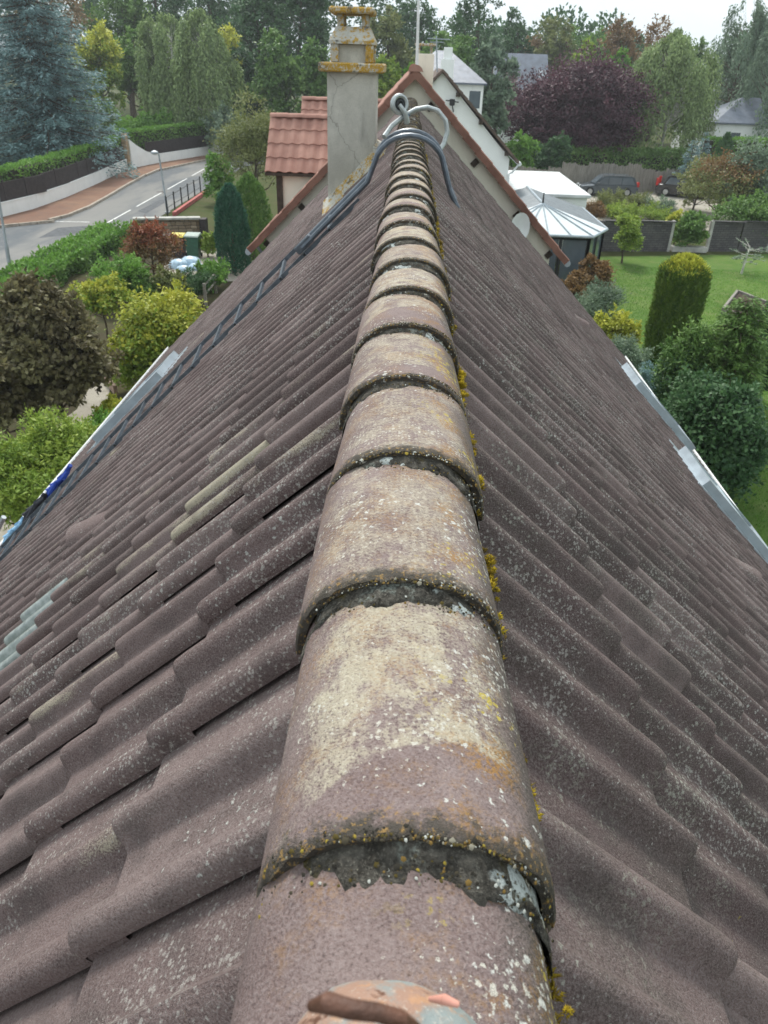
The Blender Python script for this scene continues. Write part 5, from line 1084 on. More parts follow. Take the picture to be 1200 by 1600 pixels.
# ------------------------------------------------------------------ foliage
M_BARK = plain('brown_bark', (.11, .085, .065), .95, 0, .3, 9, .1, .5); M_BARKW = plain('pale_birch_bark', (.50, .48, .44), .9, 0, .35, 5, .1, .4)
LEAF = dict(mid=2.0, olive=1.7, brownleaf=1.7, cyp=1.7, blue=2.6, grey=1.8, birch=2.2, dark=1.9, purple=1.8, bronze=2.5, gold=1.2, yellow=1.3, lime=1.45, bright=1.5, red=1.2, rust=1.35, thuja=2.0)
PAL = {k: leaf_mat('leaf_'+k, tuple(tuple(x*1.25*LEAF.get(k, 1.55) for x in c) for c in v)) for k, v in dict(
    mid=((.030, .060, .016), (.052, .095, .024), (.085, .135, .036)), dark=((.014, .034, .014), (.026, .056, .022), (.045, .085, .034)),
    olive=((.050, .062, .020), (.085, .100, .034), (.13, .14, .052)), yellow=((.12, .15, .022), (.23, .25, .035), (.36, .35, .06)),
    lime=((.075, .125, .020), (.13, .19, .030), (.21, .26, .050)), bright=((.045, .105, .018), (.075, .155, .026), (.12, .21, .042)),
    purple=((.020, .009, .013), (.040, .017, .024), (.068, .032, .042)), bronze=((.026, .022, .013), (.048, .042, .022), (.075, .070, .034)),
    red=((.075, .035, .018), (.15, .052, .026), (.24, .075, .036)), rust=((.075, .050, .022), (.125, .075, .032), (.17, .105, .045)),
    birch=((.050, .072, .030), (.085, .115, .046), (.13, .165, .068)), grey=((.046, .070, .046), (.078, .110, .074), (.12, .155, .105)),
    blue=((.028, .050, .048), (.055, .088, .088), (.10, .145, .15)), cyp=((.012, .042, .026), (.022, .066, .042), (.038, .095, .060)),
    gold=((.16, .17, .018), (.30, .32, .045), (.44, .43, .075)), thuja=((.024, .050, .010), (.048, .080, .014), (.085, .115, .022)),
    brownleaf=((.06, .045, .022), (.11, .075, .038), (.16, .11, .055))).items()}
def leaf_mesh(name, p, d, n, L_, W_, tint, mat):
    """diamond leaves at p, pointing along d, facing n; L_, W_ per leaf"""
    d = d/(np.linalg.norm(d, axis=1, keepdims=True)+1e-9); s = np.cross(d, n); s /= np.linalg.norm(s, axis=1, keepdims=True)+1e-9
    up = np.cross(s, d); L_ = np.broadcast_to(np.asarray(L_, float), (len(p),))[:, None]; W_ = np.broadcast_to(np.asarray(W_, float), (len(p),))[:, None]
    V = np.stack([p, p+d*L_*.5+s*W_*.5+up*L_*.06, p+d*L_, p+d*L_*.5-s*W_*.5+up*L_*.06], 1).reshape(-1, 3)
    F = np.arange(len(p)*4).reshape(-1, 4)
    return npmesh(name, V, F, mat, {'tint': ('FACE', np.clip(tint, 0, 1))})
def unit(r, n): v = r.normal(size=(n, 3)); return v/np.linalg.norm(v, axis=1, keepdims=True)
def branches(r, H, targets, t0=.12, bark=None, thick=None, sway=.0):
    m = MB(); th = thick or max(.04, H*.022); zs = np.linspace(0, H*.8, 7); off = np.cumsum(r.normal(size=(7, 2))*H*.012, 0); off[0] = 0
    tr = [np.array((off[i, 0], off[i, 1], zs[i]-(.15 if i == 0 else 0))) for i in range(7)]
    m.tube(tr, [th*(1.25 if i == 0 else 1)*(1-.80*i/6) for i in range(7)], 8)
    for q in targets:
        z0 = min(max(q[2]-.55*math.hypot(q[0], q[1])-H*.05, H*t0), H*.78); i = min(5, int(z0/(H*.8)*6)); f = z0/(H*.8)*6-i; b = tr[i]*(1-f)+tr[i+1]*f
        mid = b*.5+q*.5+np.array((0, 0, -.04*H))+r.normal(size=3)*H*.012; rad = th*(1-z0/H)*.5; m.tube([b, mid, q], [rad, rad*.6, rad*.18], 5, cap=False)
    return m
def crown_broad(r, H, R, z0, n, L_, nl=22, flat=1.0, tops=1.0, loose=.16, shoots=2.2):
    """lobes of leaf clumps over an uneven ellipsoid; returns points, dirs, normals, tint, lobe centres"""
    cz = (z0+H)/2; hz = (H-z0)/2; lob = []; i = 0
    while len(lob) < nl:
        d = unit(r, 1)[0]; i += 1
        if d[2] < -.75: continue
        k = r.uniform(.42, .86); rad = r.uniform(.20, .44)
        c = np.array((d[0]*R*k, d[1]*R*k, cz+d[2]*hz*k*tops)); lob.append((c, rad))
    lob.append((np.array((0, 0, cz)), .5))
    P = []; D = []; N = []; T = []
    wgt = np.array([b*b for _, b in lob]); wgt /= wgt.sum()
    for (c, rad), w_ in zip(lob, wgt):
        ncl = max(6, int(n*w_/18)); lt = r.uniform(.25, .75)
        u = unit(r, ncl); u[:, 2] = np.where(u[:, 2] < -.4, -u[:, 2]*.6, u[:, 2]); sc_ = np.array((R*rad, R*rad, min(hz, R)*rad*flat))
        cc = c+u*sc_*r.uniform(.72, 1.12, (ncl, 1)); per = 18
        idx = np.repeat(np.arange(ncl), per); p = cc[idx]+r.normal(size=(len(idx), 3))*R*rad*loose*np.array((1.2, 1.2, .8)); out_ = u[idx]
        d = out_*.8+unit(r, len(idx))+np.array((0, 0, -.25)); nn = out_+np.array((0, 0, .7))+unit(r, len(idx))*.7
        P.append(p); D.append(d); N.append(nn); T.append(np.clip(lt+r.normal(size=ncl)[idx]*.12+r.normal(size=len(idx))*.14, 0, 1))
    for _ in range(int(nl*shoots)):                          # long shoots that break the outline
        c, rad = lob[r.integers(len(lob)-1)]; o_ = (c-np.array((0, 0, cz-.5*hz))); o_ /= np.linalg.norm(o_)+1e-6; o_ = o_+unit(r, 1)[0]*.55+np.array((0, 0, .35)); o_ /= np.linalg.norm(o_); k = 16; ln = R*r.uniform(.18, .42)
        t = r.random(k); p = c+o_*(R*rad*.75+ln*t)[:, None]+r.normal(size=(k, 3))*R*.022+np.array((0, 0, -1.))*(.25*ln*t*t)[:, None]
        P.append(p); D.append(o_*.7+unit(r, k)*.8); N.append(unit(r, k)+np.array((0, 0, .8))); T.append(np.clip(r.uniform(.45, .85)+r.normal(size=k)*.12, 0, 1))
    return np.vstack(P), np.vstack(D), np.vstack(N), np.concatenate(T), [c for c, _ in lob]
def finish(root, P, D, N, T, L_, ar, mat, r, name='crown'):
    me = leaf_mesh(name, P, D, N, L_*r.uniform(.65, 1.25, len(P)), L_*ar*r.uniform(.7, 1.2, len(P)), T, mat); o = bpy.data.objects.new(name, me); C.objects.link(o); o.parent = root; return o
SEED = [100]
def plant_root(name, loc, label, cat, group=None):
    o = empty(name, loc); tag(o, label, cat, group); return o
def broad(name, label, loc, H, R, pal, n=5000, L_=.2, z0f=.25, nl=22, cat='tree', ar=.62, flat=1., loose=.16, group=None, bark=None, tops=1., pal2=None, shoots=2.2):
    SEED[0] += 1; r = np.random.default_rng(SEED[0]); root = plant_root(name, loc, label, cat, group)
    P, D, N, T, lc = crown_broad(r, H, R, H*z0f, n, L_, nl, flat, tops, loose, shoots)
    branches(r, H, lc, .12 if z0f < .3 else z0f*.7).build('trunk' if cat == 'tree' else 'stems', bark or M_BARK, root, True, False)
    if pal2:
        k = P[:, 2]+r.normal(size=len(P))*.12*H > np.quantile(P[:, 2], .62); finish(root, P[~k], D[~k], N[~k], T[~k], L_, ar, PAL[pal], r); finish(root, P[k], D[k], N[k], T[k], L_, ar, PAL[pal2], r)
    else: finish(root, P, D, N, T, L_, ar, PAL[pal], r)
    return root
def weeping(name, label, loc, H, R, pal, n=6000, L_=.22, z0f=.08, ns=200, group=None, bark=None, cat='tree'):
    SEED[0] += 1; r = np.random.default_rng(SEED[0]); root = plant_root(name, loc, label, cat, group)
    P = []; D = []; N = []; T = []; tips = []; per = max(10, n//ns)
    clus = [(a, r.uniform(.35, 1.0), r.uniform(.1, 1.)) for a in r.uniform(0, 2*math.pi, 26)]
    for i in range(ns):
        a0, k0, hz = clus[r.integers(len(clus))]; a = a0+r.normal()*.16; zt = H*(.40+.58*hz)+r.normal()*H*.03; env = R*math.sqrt(max(.04, 1-((zt/H-.42)/.60)**2)); rr_ = env*(k0**.6)*r.uniform(.80, 1.1)
        ln = r.uniform(.20, .50)*H*(1.15-.6*hz) if hz < .9 else r.uniform(.1, .22)*H; zb = max(H*z0f, zt-ln); t = np.linspace(0, 1, per)+r.normal(size=per)*.02
        out_ = np.array((math.cos(a), math.sin(a), 0)); bow = .10*R*np.sin(np.clip(t, 0, 1)*2.2)
        p = out_*(rr_+bow)[:, None]+np.array((0, 0, 1.))*(zt-(zt-zb)*t)[:, None]+r.normal(size=(per, 3))*np.array((.045*R, .045*R, .02*R)); tt = r.uniform(.25, .75)
        P.append(p); D.append(np.tile((0, 0, -1.), (per, 1))+r.normal(size=(per, 3))*.45+out_*.25); N.append(np.tile(out_, (per, 1))+r.normal(size=(per, 3))*.5+(0, 0, .2)); T.append(tt+r.normal(size=per)*.13)
        if i % 7 == 0: tips.append(np.array((*(out_*rr_*.9)[:2], zt)))
    branches(r, H, tips, .2, thick=H*.016).build('trunk', bark or M_BARK, root, True, False); finish(root, np.vstack(P), np.vstack(D), np.vstack(N), np.concatenate(T), L_, .42, PAL[pal], r)
    return root
def conifer(name, label, loc, H, R, pal, n=8000, L_=.25, z0f=.05, lev=22, droop=.25, cat='tree', group=None, dens=9, power=.85):
    SEED[0] += 1; r = np.random.default_rng(SEED[0]); root = plant_root(name, loc, label, cat, group)
    P = []; D = []; N = []; T = []; m = MB(); m.tube([(0, 0, -.2), (0, 0, H*.5), (0, 0, H*.97)], [H*.022, H*.014, H*.003], 7); tot = 0; br = []
    for l in range(lev):
        f = (l+.5*r.random())/lev; z = H*(z0f+(1-z0f)*f); le = R*(1-f)**power*r.uniform(.85, 1.1)+.03*R
        for a in np.linspace(0, 2*math.pi, max(4, int(dens*(1-.5*f))), endpoint=False)+r.random()*6: br.append((z, le*r.uniform(.7, 1.12), a+r.normal()*.15)); tot += le
    for z, le, a in br:
        k = max(6, int(n*le/tot)); t = r.random(k)**.75; o_ = np.array((math.cos(a), math.sin(a), 0)); s_ = np.array((-math.sin(a), math.cos(a), 0)); sd_ = r.choice([-1, 1], k)*r.random(k)*.30*le*(1.05-t)**.7
        zz = z-droop*le*t+.22*droop*le*t**3*3*.5; p = o_*(le*t)[:, None]+s_*sd_[:, None]+np.array((0, 0, 1.))*(zz-.12*np.abs(sd_)-.05*le*r.random(k)+r.normal(size=k)*.011*H+r.normal()*.012*H)[:, None]
        P.append(p); D.append(o_*.7+s_*np.sign(sd_)[:, None]*.6+np.array((0, 0, -.15))+r.normal(size=(k, 3))*.28); N.append(np.tile((0, 0, 1.), (k, 1))+r.normal(size=(k, 3))*.45); T.append(np.clip(r.uniform(.3, .65)+r.normal(size=k)*.14+.12*t, 0, 1))
        m.tube([(0, 0, z), tuple(o_*le*.5+np.array((0, 0, z-droop*le*.45))), tuple(o_*le*.92+np.array((0, 0, z-droop*le*.72)))], [H*.005, H*.003, H*.001], 4, cap=False)
    m.build('trunk', M_BARK, root, True, False); finish(root, np.vstack(P), np.vstack(D), np.vstack(N), np.concatenate(T), L_, .34, PAL[pal], r); return root
def column(name, label, loc, H, R, pal, n=9000, L_=.16, tip=.35, cat='tree', top_pal=None, group=None, flare=1.0, lump=.12, squareness=1.0):
    SEED[0] += 1; r = np.random.default_rng(SEED[0]); root = plant_root(name, loc, label, cat, group); f = r.random(n)**.9; a = r.uniform(0, 2*math.pi, n)
    env = R*np.where(f > 1-tip, np.sqrt(np.maximum(.02, 1-((f-(1-tip))/tip)**2)), 1.)*(.80+.20*flare*np.sqrt(np.minimum(1, f*3+.2)))
    nz = np.array([mnoise.noise(Vector((math.cos(x)*2.2, math.sin(x)*2.2, y*H/R*1.1))) for x, y in zip(a, f)]); nz2 = np.array([mnoise.noise(Vector((math.cos(x)*7, math.sin(x)*7, y*H/R*1.6+9))) for x, y in zip(a, f)])
    rr_ = env*(1+lump*nz+.09*nz2)*r.uniform(.80, 1.03, n); o_ = np.stack([np.cos(a), np.sin(a), 0*a], 1); p = o_*rr_[:, None]; p[:, 2] = f*H*.985+.02*H*nz
    k = r.random(n) < .10; p[k, :2] *= np.sqrt(r.random(k.sum()))[:, None]; k2 = f > .90; p[k2, :2] *= np.sqrt(r.random(k2.sum()))[:, None]
    D = np.tile((0, 0, 1.), (n, 1))+o_*.45+r.normal(size=(n, 3))*.32; N = o_+r.normal(size=(n, 3))*.45; T = .48+.30*nz2+r.normal(size=n)*.15
    MB().tube([(0, 0, -.1), (0, 0, H*.85)], [R*.16, R*.03], 7).build('trunk', M_BARK, root, True, False)
    if top_pal:
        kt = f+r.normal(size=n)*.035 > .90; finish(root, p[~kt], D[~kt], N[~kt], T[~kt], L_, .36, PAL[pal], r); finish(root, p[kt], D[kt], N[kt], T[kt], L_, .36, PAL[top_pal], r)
    else: finish(root, p, D, N, T, L_, .36, PAL[pal], r)
    return root
def hedge(name, label, pts, h, wd, pal, n, L_=.14, z0=GZ, rag=.10, top_pal=None):
    SEED[0] += 1; r = np.random.default_rng(SEED[0]); pts = [np.array(p, float) for p in pts]; root = plant_root(name, (*pts[0][:2], z0), label, 'hedge'); seg = np.array([np.linalg.norm(b-a) for a, b in zip(pts[:-1], pts[1:])]); cum = np.concatenate([[0], np.cumsum(seg)]); s = r.random(n)*cum[-1]
    i = np.clip(np.searchsorted(cum, s)-1, 0, len(seg)-1); A = np.array(pts)[i]; B = np.array(pts)[i+1]; t = ((s-cum[i])/seg[i])[:, None]; c = A+(B-A)*t; d = (B-A)/seg[i][:, None]; nm = np.stack([-d[:, 1], d[:, 0], 0*s], 1)
    side = r.random(n); hz = r.random(n)*h; lat = np.where(side < .34, -wd/2, np.where(side < .64, wd/2, r.uniform(-wd/2, wd/2, n))); hz = np.where(side < .64, hz, h); out_ = np.where((side < .34)[:, None], -nm, np.where((side < .64)[:, None], nm, np.array((0, 0, 1.))))
    nz = np.array([mnoise.noise(Vector((x*.9, y*1.5, z*1.2))) for x, y, z in zip(s, lat, hz)]); p = c+nm*lat[:, None]; p[:, 2] = hz; p += out_*(rag*1.6*nz+r.uniform(-rag, rag*.5, n))[:, None]; p[:, :2] -= pts[0][:2]
    D = out_*.5+np.array((0, 0, .4))+unit(r, n)*.9; N = out_+unit(r, n)*.6; T = .5+.35*nz+r.normal(size=n)*.15
    core = MB(); V = []; F = []; ins = wd/2-rag*1.5
    for k, q in enumerate(pts):
        dd = pts[min(k+1, len(pts)-1)]-pts[max(k-1, 0)]; dd = dd/np.linalg.norm(dd); m_ = np.array((-dd[1], dd[0], 0))*ins; o_ = np.array((*pts[0][:2], 0)); q = np.array((q[0], q[1], 0.)); V += [tuple(q-m_-o_), tuple(q+m_-o_), tuple(q+m_-o_+(0, 0, h-rag*1.5)), tuple(q-m_-o_+(0, 0, h-rag*1.5))]
    for k in range(len(pts)-1):
        for j in range(4): F.append((k*4+j, k*4+(j+1) % 4, k*4+4+(j+1) % 4, k*4+4+j))
    F += [(0,1,2,3), tuple((len(pts)-1)*4+j for j in (3,2,1,0))]
    core.add(V, F).build('twig_core', M_BARKD, root, False, False)
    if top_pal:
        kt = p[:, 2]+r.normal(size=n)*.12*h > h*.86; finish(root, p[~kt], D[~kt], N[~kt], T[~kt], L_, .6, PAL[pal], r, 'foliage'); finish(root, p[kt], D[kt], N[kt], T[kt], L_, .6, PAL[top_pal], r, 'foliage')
    else: finish(root, p, D, N, T, L_, .6, PAL[pal], r, 'foliage')
    return root
M_BARKD = plain('dark_twigs', (.030, .028, .016), .95, 0, .3, 9)
YS = 1.088                                                 # distances below were first read for a ground 0.7 m higher
def at(u, vtop, Y, rpx):
    """stand a plant at distance Y so that its top is seen at (u, vtop); returns base, height, radius"""
    P = Yp(u, vtop, Y); return (P[0], Y, GZ), P[2]-GZ, rpx*mpp(P)
# ---- left garden
def B(name, label, u, vt, v_base, rpx, pal, **k):
    Y = G(u, v_base)[1]; loc, H, R = at(u, vt, Y, rpx); return broad(name, label, loc, H, R, pal, **k)
B('leafy_shrub', 'light green feathery shrub growing against the street side gutter', 70, 655, 812, 72, 'lime', n=15000, L_=.10, z0f=.0, nl=40, cat='shrub', ar=.38, loose=.24)
B('leafy_shrub', 'upright bright green shrub tips behind the feathery shrub', 150, 640, 735, 46, 'bright', n=8000, L_=.10, z0f=.0, nl=26, cat='shrub', ar=.38, loose=.24)
B('leafy_shrub', 'pale green feathery shrub spilling over the gravel path', 10, 680, 850, 62, 'lime', n=12000, L_=.10, z0f=.0, nl=36, cat='shrub', ar=.38, loose=.28)
B('leafy_shrub', 'mixed green shrub filling under the bronze maple', 118, 668, 770, 52, 'olive', n=9000, L_=.10, z0f=.0, nl=32, cat='shrub', ar=.38, loose=.28, pal2='lime')
B('variegated_shrub', 'cream and green variegated shrub beyond the feathery one', 172, 618, 690, 30, 'lime', n=5000, L_=.10, z0f=.0, nl=20, cat='shrub', pal2='gold')
B('bronze_maple', 'dark bronze leaved maple tree rounded and dense', 62, 446, 672, 86, 'bronze', n=30000, L_=.135, z0f=.03, nl=44, ar=.75, loose=.14)
B('bronze_maple', 'dark leaved sapling at the edge of the bronze maple', -30, 520, 720, 50, 'bronze', n=6000, L_=.17, z0f=.03, nl=20, ar=.75)
B('yellow_tree', 'small yellow green tree with bare stem beside the bronze maple', 152, 437, 552, 43, 'lime', n=7000, L_=.12, z0f=.48, nl=22, pal2='yellow')
B('yellow_shrub', 'large spreading yellow leaved shrub by the street side eaves', 250, 452, 606, 72, 'lime', n=16000, L_=.13, z0f=.05, nl=38, cat='shrub', pal2='yellow', loose=.28)
B('yellow_shrub', 'lower yellow green shrub joined to the large yellow one', 205, 505, 610, 42, 'lime', n=5000, L_=.12, z0f=.0, nl=22, cat='shrub', pal2='yellow', loose=.2)
B('round_bush', 'clipped round green bush behind the small yellow tree', 188, 402, 478, 45, 'bright', n=9000, L_=.11, z0f=.0, nl=46, cat='bush', loose=.12)
B('round_bush', 'dark green bush beside the clipped round one', 222, 432, 480, 26, 'mid', n=4000, L_=.11, z0f=.0, nl=20, cat='bush')
B('red_maple', 'red leaved japanese maple in front of the rubble wall', 230, 348, 452, 44, 'rust', n=8000, L_=.12, z0f=.30, nl=26, pal2='red', ar=.45, loose=.2)
B('low_pine', 'low dark mountain pine bush beside the handrail', 300, 424, 470, 34, 'dark', n=5000, L_=.13, z0f=.0, nl=24, cat='bush', ar=.3)
B('low_pine', 'bright green dome bush behind the handrail', 333, 412, 452, 28, 'bright', n=5000, L_=.11, z0f=.0, nl=26, cat='bush')
B('green_shrub', 'pale green shrub below the small yellow tree', 265, 420, 480, 26, 'olive', n=3000, L_=.12, z0f=.0, nl=18, cat='shrub')
B('yellow_shrub', 'thin yellow green shrub between the bins and the cypress', 322, 360, 402, 15, 'lime', n=2200, L_=.12, z0f=.0, nl=14, cat='shrub')
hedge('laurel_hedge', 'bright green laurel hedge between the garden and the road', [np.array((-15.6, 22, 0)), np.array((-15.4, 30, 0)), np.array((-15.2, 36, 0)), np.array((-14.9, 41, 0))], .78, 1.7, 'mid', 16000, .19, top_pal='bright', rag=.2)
def col(name, label, u, vt, v_base, rpx, pal, **k):
    Y = G(u, v_base)[1]; loc, H, R = at(u, vt, Y, rpx); return column(name, label, loc, H, R, pal, **k)
col('columnar_cypress', 'blue green columnar cypress standing beside the red tiled eaves', 357, 288, 426, 26, 'cyp', n=11000, L_=.15, tip=.62)
col('columnar_cypress', 'broad green cypress behind the blue green one', 388, 272, 405, 30, 'mid', n=9000, L_=.16, tip=.6)
B('loose_tree', 'pale olive loose tree above the cypresses, beside the road', 390, 152, 345, 56, 'olive', n=12000, L_=.17, z0f=.2, nl=36, loose=.26, ar=.4)
B('green_shrub', 'mid green shrub at the bend of the road', 338, 240, 318, 26, 'bright', n=5000, L_=.17, z0f=.0, nl=22, cat='shrub')
B('green_shrub', 'leafy roadside shrub below the loose olive tree', 350, 292, 360, 22, 'mid', n=3500, L_=.16, z0f=.0, nl=20, cat='shrub')
# ---- beyond the street
off = np.array((-.75, .35, 0))
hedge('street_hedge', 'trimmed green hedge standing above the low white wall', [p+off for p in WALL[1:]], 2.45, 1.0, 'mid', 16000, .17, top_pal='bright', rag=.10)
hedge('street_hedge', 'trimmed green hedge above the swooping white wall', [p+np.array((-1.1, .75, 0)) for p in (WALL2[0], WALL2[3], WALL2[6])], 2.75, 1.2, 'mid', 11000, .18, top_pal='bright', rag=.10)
loc, H, R = at(28, -60, 63, 128); conifer('blue_spruce', 'large blue grey spruce with layered drooping branches', loc, H, R, 'blue', n=60000, L_=.32, lev=30, droop=.20, dens=15, power=.42)
loc, H, R = at(-70, -40, 68, 80); conifer('blue_spruce', 'second blue grey spruce at the edge of the first', loc, H, R, 'blue', n=9000, L_=.45, lev=20, droop=.34, power=.62)
def F_(name, label, u, vt, Y, rpx, pal, **k):
    loc, H, R = at(u, vt, Y, rpx); k.setdefault('n', 9000); k.setdefault('L_', .34); k.setdefault('nl', 30); k.setdefault('z0f', .08); return broad(name, label, loc, H, R, pal, **k)
F_('yellow_tree', 'tall tree with bright yellow crown behind the spruce', 140, 32, 90, 44, 'lime', pal2='gold', n=11000)
F_('yellow_tree', 'yellow topped tree beside the weeping birches', 352, 40, 92, 34, 'mid', pal2='gold', n=8000)
loc, H, R = at(252, 10, 86, 52); weeping('weeping_birch', 'pale weeping birch with hanging strands, left of a pair', loc, H, R, 'birch', n=22000, L_=.34, ns=560, bark=M_BARKW)
loc, H, R = at(312, 14, 84, 58); weeping('weeping_birch', 'greener weeping birch with hanging strands, right of a pair', loc, H, R, 'birch', n=24000, L_=.34, ns=600, bark=M_BARKW)
BT = 'trees of the wood beyond the street'
for i, (u, vt, Y, rpx, pal, lab) in enumerate([
    (70, -70, 104, 62, 'brownleaf', 'tall russet tinged tree behind the blue spruce'), (175, -90, 108, 60, 'mid', 'tall green tree behind the yellow crowned tree'), (205, 20, 97, 34, 'mid', 'mid green tree between yellow tree and weeping birch'),
    (235, -100, 112, 60, 'dark', 'tall dark tree behind the weeping birches'), (330, -90, 114, 55, 'dark', 'tall dark tree rising behind the yellow topped tree'), (405, -80, 100, 60, 'dark', 'tall dark green tree left of the cement chimney'),
    (470, -70, 98, 60, 'dark', 'dense dark tree directly behind the cement chimney'), (425, 40, 86, 44, 'mid', 'mid green tree below the dark ones, left of the chimney'), (385, 70, 90, 34, 'dark', 'low dark tree beside the yellow topped tree'), (500, 60, 84, 36, 'mid', 'green tree half hidden by the chimney shaft'),
    (90, 60, 95, 34, 'olive', 'olive tree between the spruce and the yellow tree')]):
    F_('wood_tree', lab, u, vt, Y, rpx, pal, n=9500, nl=34, L_=.38)
for u, vt, Y, rpx, pal, lab in [(150, 160, 84, 42, 'mid', 'low green bush row behind the street hedge, below yellow tree'), (225, 168, 82, 40, 'bright', 'bright green low bush behind the swooping wall hedge'), (300, 172, 84, 42, 'mid', 'rounded low bush below the greener weeping birch'), (355, 168, 80, 36, 'grey', 'grey green bush at the end of the swooping wall'), (100, 170, 80, 32, 'mid', 'low bush beside the blue spruce skirt')]:
    F_('low_bush', lab, u, vt, Y, rpx, pal, n=4500, nl=26, L_=.26, z0f=0., cat='bush')
# ---- beyond the gables, centre
for u, vt, Y, rpx, pal, lab, k in [
    (612, 4, 98, 44, 'olive', 'domed olive tree between chimney and aerial pole', {}), (600, 70, 82, 30, 'lime', 'yellowish tree right of the chimney', {}), (640, 88, 60, 20, 'bright', 'bright green tree top over the salmon ridge', {}), (700, 12, 90, 48, 'mid', 'green tree behind the TV aerial', {}),
    (745, -60, 108, 52, 'dark', 'tall dark tree behind the TV aerial tree', {}), (655, -30, 120, 48, 'dark', 'dark tree far behind the aerial pole', {}), (770, 60, 72, 34, 'grey', 'grey green tree beside the white gable, left of the purple tree', {}), (790, 30, 84, 30, 'grey', 'slim grey tree left of the steep slate roof', {}),
    (815, 2, 118, 34, 'dark', 'dark tree behind the steep slate roof', {}), (880, 12, 116, 40, 'olive', 'dull green tree above the purple tree', {}), (850, 24, 122, 34, 'brownleaf', 'brownish tree above the steep slate roof', {}), (935, 14, 124, 46, 'mid', 'green tree above the purple tree, beside russet one', {}), (985, 26, 112, 42, 'rust', 'russet tree between the purple tree and the birch', {}),
    (925, 60, 96, 32, 'lime', 'light green tree just above the purple crown', {}), (965, 66, 95, 28, 'bright', 'second light green tree beside the russet one', {}), (1050, 20, 118, 44, 'rust', 'russet tinged tree behind the birch', {}), (1095, 48, 112, 30, 'mid', 'green tree behind the right of the birch', {}),
    (1010, 75, 100, 30, 'mid', 'green tree between purple tree and birch', {})]:
    F_('wood_tree', lab, u, vt, Y, rpx, pal, n=8000, nl=30, L_=.38, **k)
loc, H, R = at(912, 84, 78.5, 108); broad('purple_plum', 'large rounded purple leaved plum tree above the board fence', loc, H, R, 'purple', n=60000, L_=.26, z0f=.0, nl=120, loose=.13, shoots=.6)
loc, H, R = at(1064, 46, 80, 84); weeping('weeping_birch', 'tall pale weeping birch right of the purple tree', loc, H, R, 'birch', n=44000, L_=.30, ns=1000, bark=M_BARKW)
loc, H, R = at(1175, -6, 92, 62); weeping('grey_willow', 'tall grey green willow right of the weeping birch', loc, H, R, 'grey', n=15000, L_=.34, ns=380)
loc, H, R = at(1240, 20, 84, 60); weeping('grey_willow', 'grey green willow beyond the hipped slate roof', loc, H, R, 'grey', n=8000, L_=.34, ns=240)
# hedge row under purple tree
hedge('boundary_hedge', 'dark evergreen hedge behind the board fence under the purple tree', [G(760, 283)+np.array((0, 2, 0)), G(900, 284)+np.array((0, 2, 0)), G(1080, 286)+np.array((0, 2, 0))], 2.3, 1.4, 'mid', 12000, .24, rag=.3)
F_('evergreen_bush', 'bright evergreen bush beside the white gable gutter', 818, 205, 68, 24, 'bright', n=4000, nl=24, L_=.22, z0f=0., cat='bush')
F_('evergreen_bush', 'dark evergreen bush under the purple tree', 870, 215, 70, 30, 'dark', n=4000, nl=24, L_=.22, z0f=0., cat='bush')
hedge('box_hedge', 'bright green clipped hedge in front of the hipped slate house', [Yp(1112, 200, 74), Yp(1230, 200, 76)], 3.5, 1.5, 'bright', 5000, .22)
loc, H, R = at(1086, 218, 66, 30); conifer('blue_juniper', 'small blue green conifer beside the weeping birch foot', loc, H, R, 'blue', n=5000, L_=.22, lev=14, droop=.1)
loc, H, R = at(1105, 205, 70, 26); conifer('blue_juniper', 'pale blue green conifer behind the smaller one', loc, H, R, 'blue', n=4000, L_=.22, lev=14, droop=.1)
loc, H, R = at(1138, 208, 64, 17); column('dark_cypress', 'small dark pointed cypress in front of the clipped hedge', loc, H, R, 'dark', n=3500, L_=.2, tip=.8)
# ---- right garden
for u, vt, vb, rpx, pal, lab, p2 in [(1145, 238, 345, 60, 'olive', 'big olive shrub with rusty tips hiding the black hatchback', 'rust'), (1100, 250, 330, 36, 'olive', 'olive shrub left of the big rusty tipped one', None), (1190, 225, 350, 44, 'grey', 'grey green shrub at the right of the rusty tipped one', None), (1175, 300, 385, 46, 'mid', 'green shrub hanging over the block wall', None),
    (1085, 335, 392, 24, 'mid', 'dark ivy filling the gap of the block wall', None), (1062, 335, 385, 20, 'lime', 'yellow green climber on the wall gap edge', 'gold')]:
    B('garden_shrub', lab, u, vt, vb, rpx, pal, n=9000 if rpx > 40 else 4500, L_=.17, z0f=0., nl=34, cat='shrub', pal2=p2, loose=.22)
for u, vt, vb, rpx, pal, lab in [(958, 302, 338, 26, 'olive', 'straw coloured rough grass clump behind the block wall'), (1000, 305, 342, 26, 'olive', 'weedy clump below the parked estate car'), (1035, 312, 345, 24, 'grey', 'grey weedy clump beside the black hatchback'), (975, 322, 348, 26, 'lime', 'yellow flowering clump over the block wall'), (1025, 325, 350, 24, 'lime', 'yellow green clump over the wall near the ivy'), (930, 318, 345, 18, 'rust', 'rusty weed clump beside the garage'), (880, 288, 318, 17, 'lime', 'feathery green bush in front of the white garage')]:
    B('weed_clump', lab, u, vt, vb, rpx, pal, n=3000, L_=.20, z0f=0., nl=24, cat='weeds', ar=.22, loose=.3)
B('young_tree', 'young yellow green tree on the lawn in front of the block wall', 986, 334, 412, 24, 'lime', n=5000, L_=.13, z0f=.10, nl=22, loose=.22, pal2='lime')
B('rusty_shrub', 'rusty red shrub beside the conservatory corner', 938, 398, 478, 26, 'rust', n=6000, L_=.12, z0f=0., nl=26, cat='shrub', loose=.24)
B('rusty_shrub', 'brownish low shrub below the conservatory, at the roof edge', 900, 428, 490, 26, 'rust', n=4500, L_=.12, z0f=0., nl=26, cat='shrub', loose=.24)
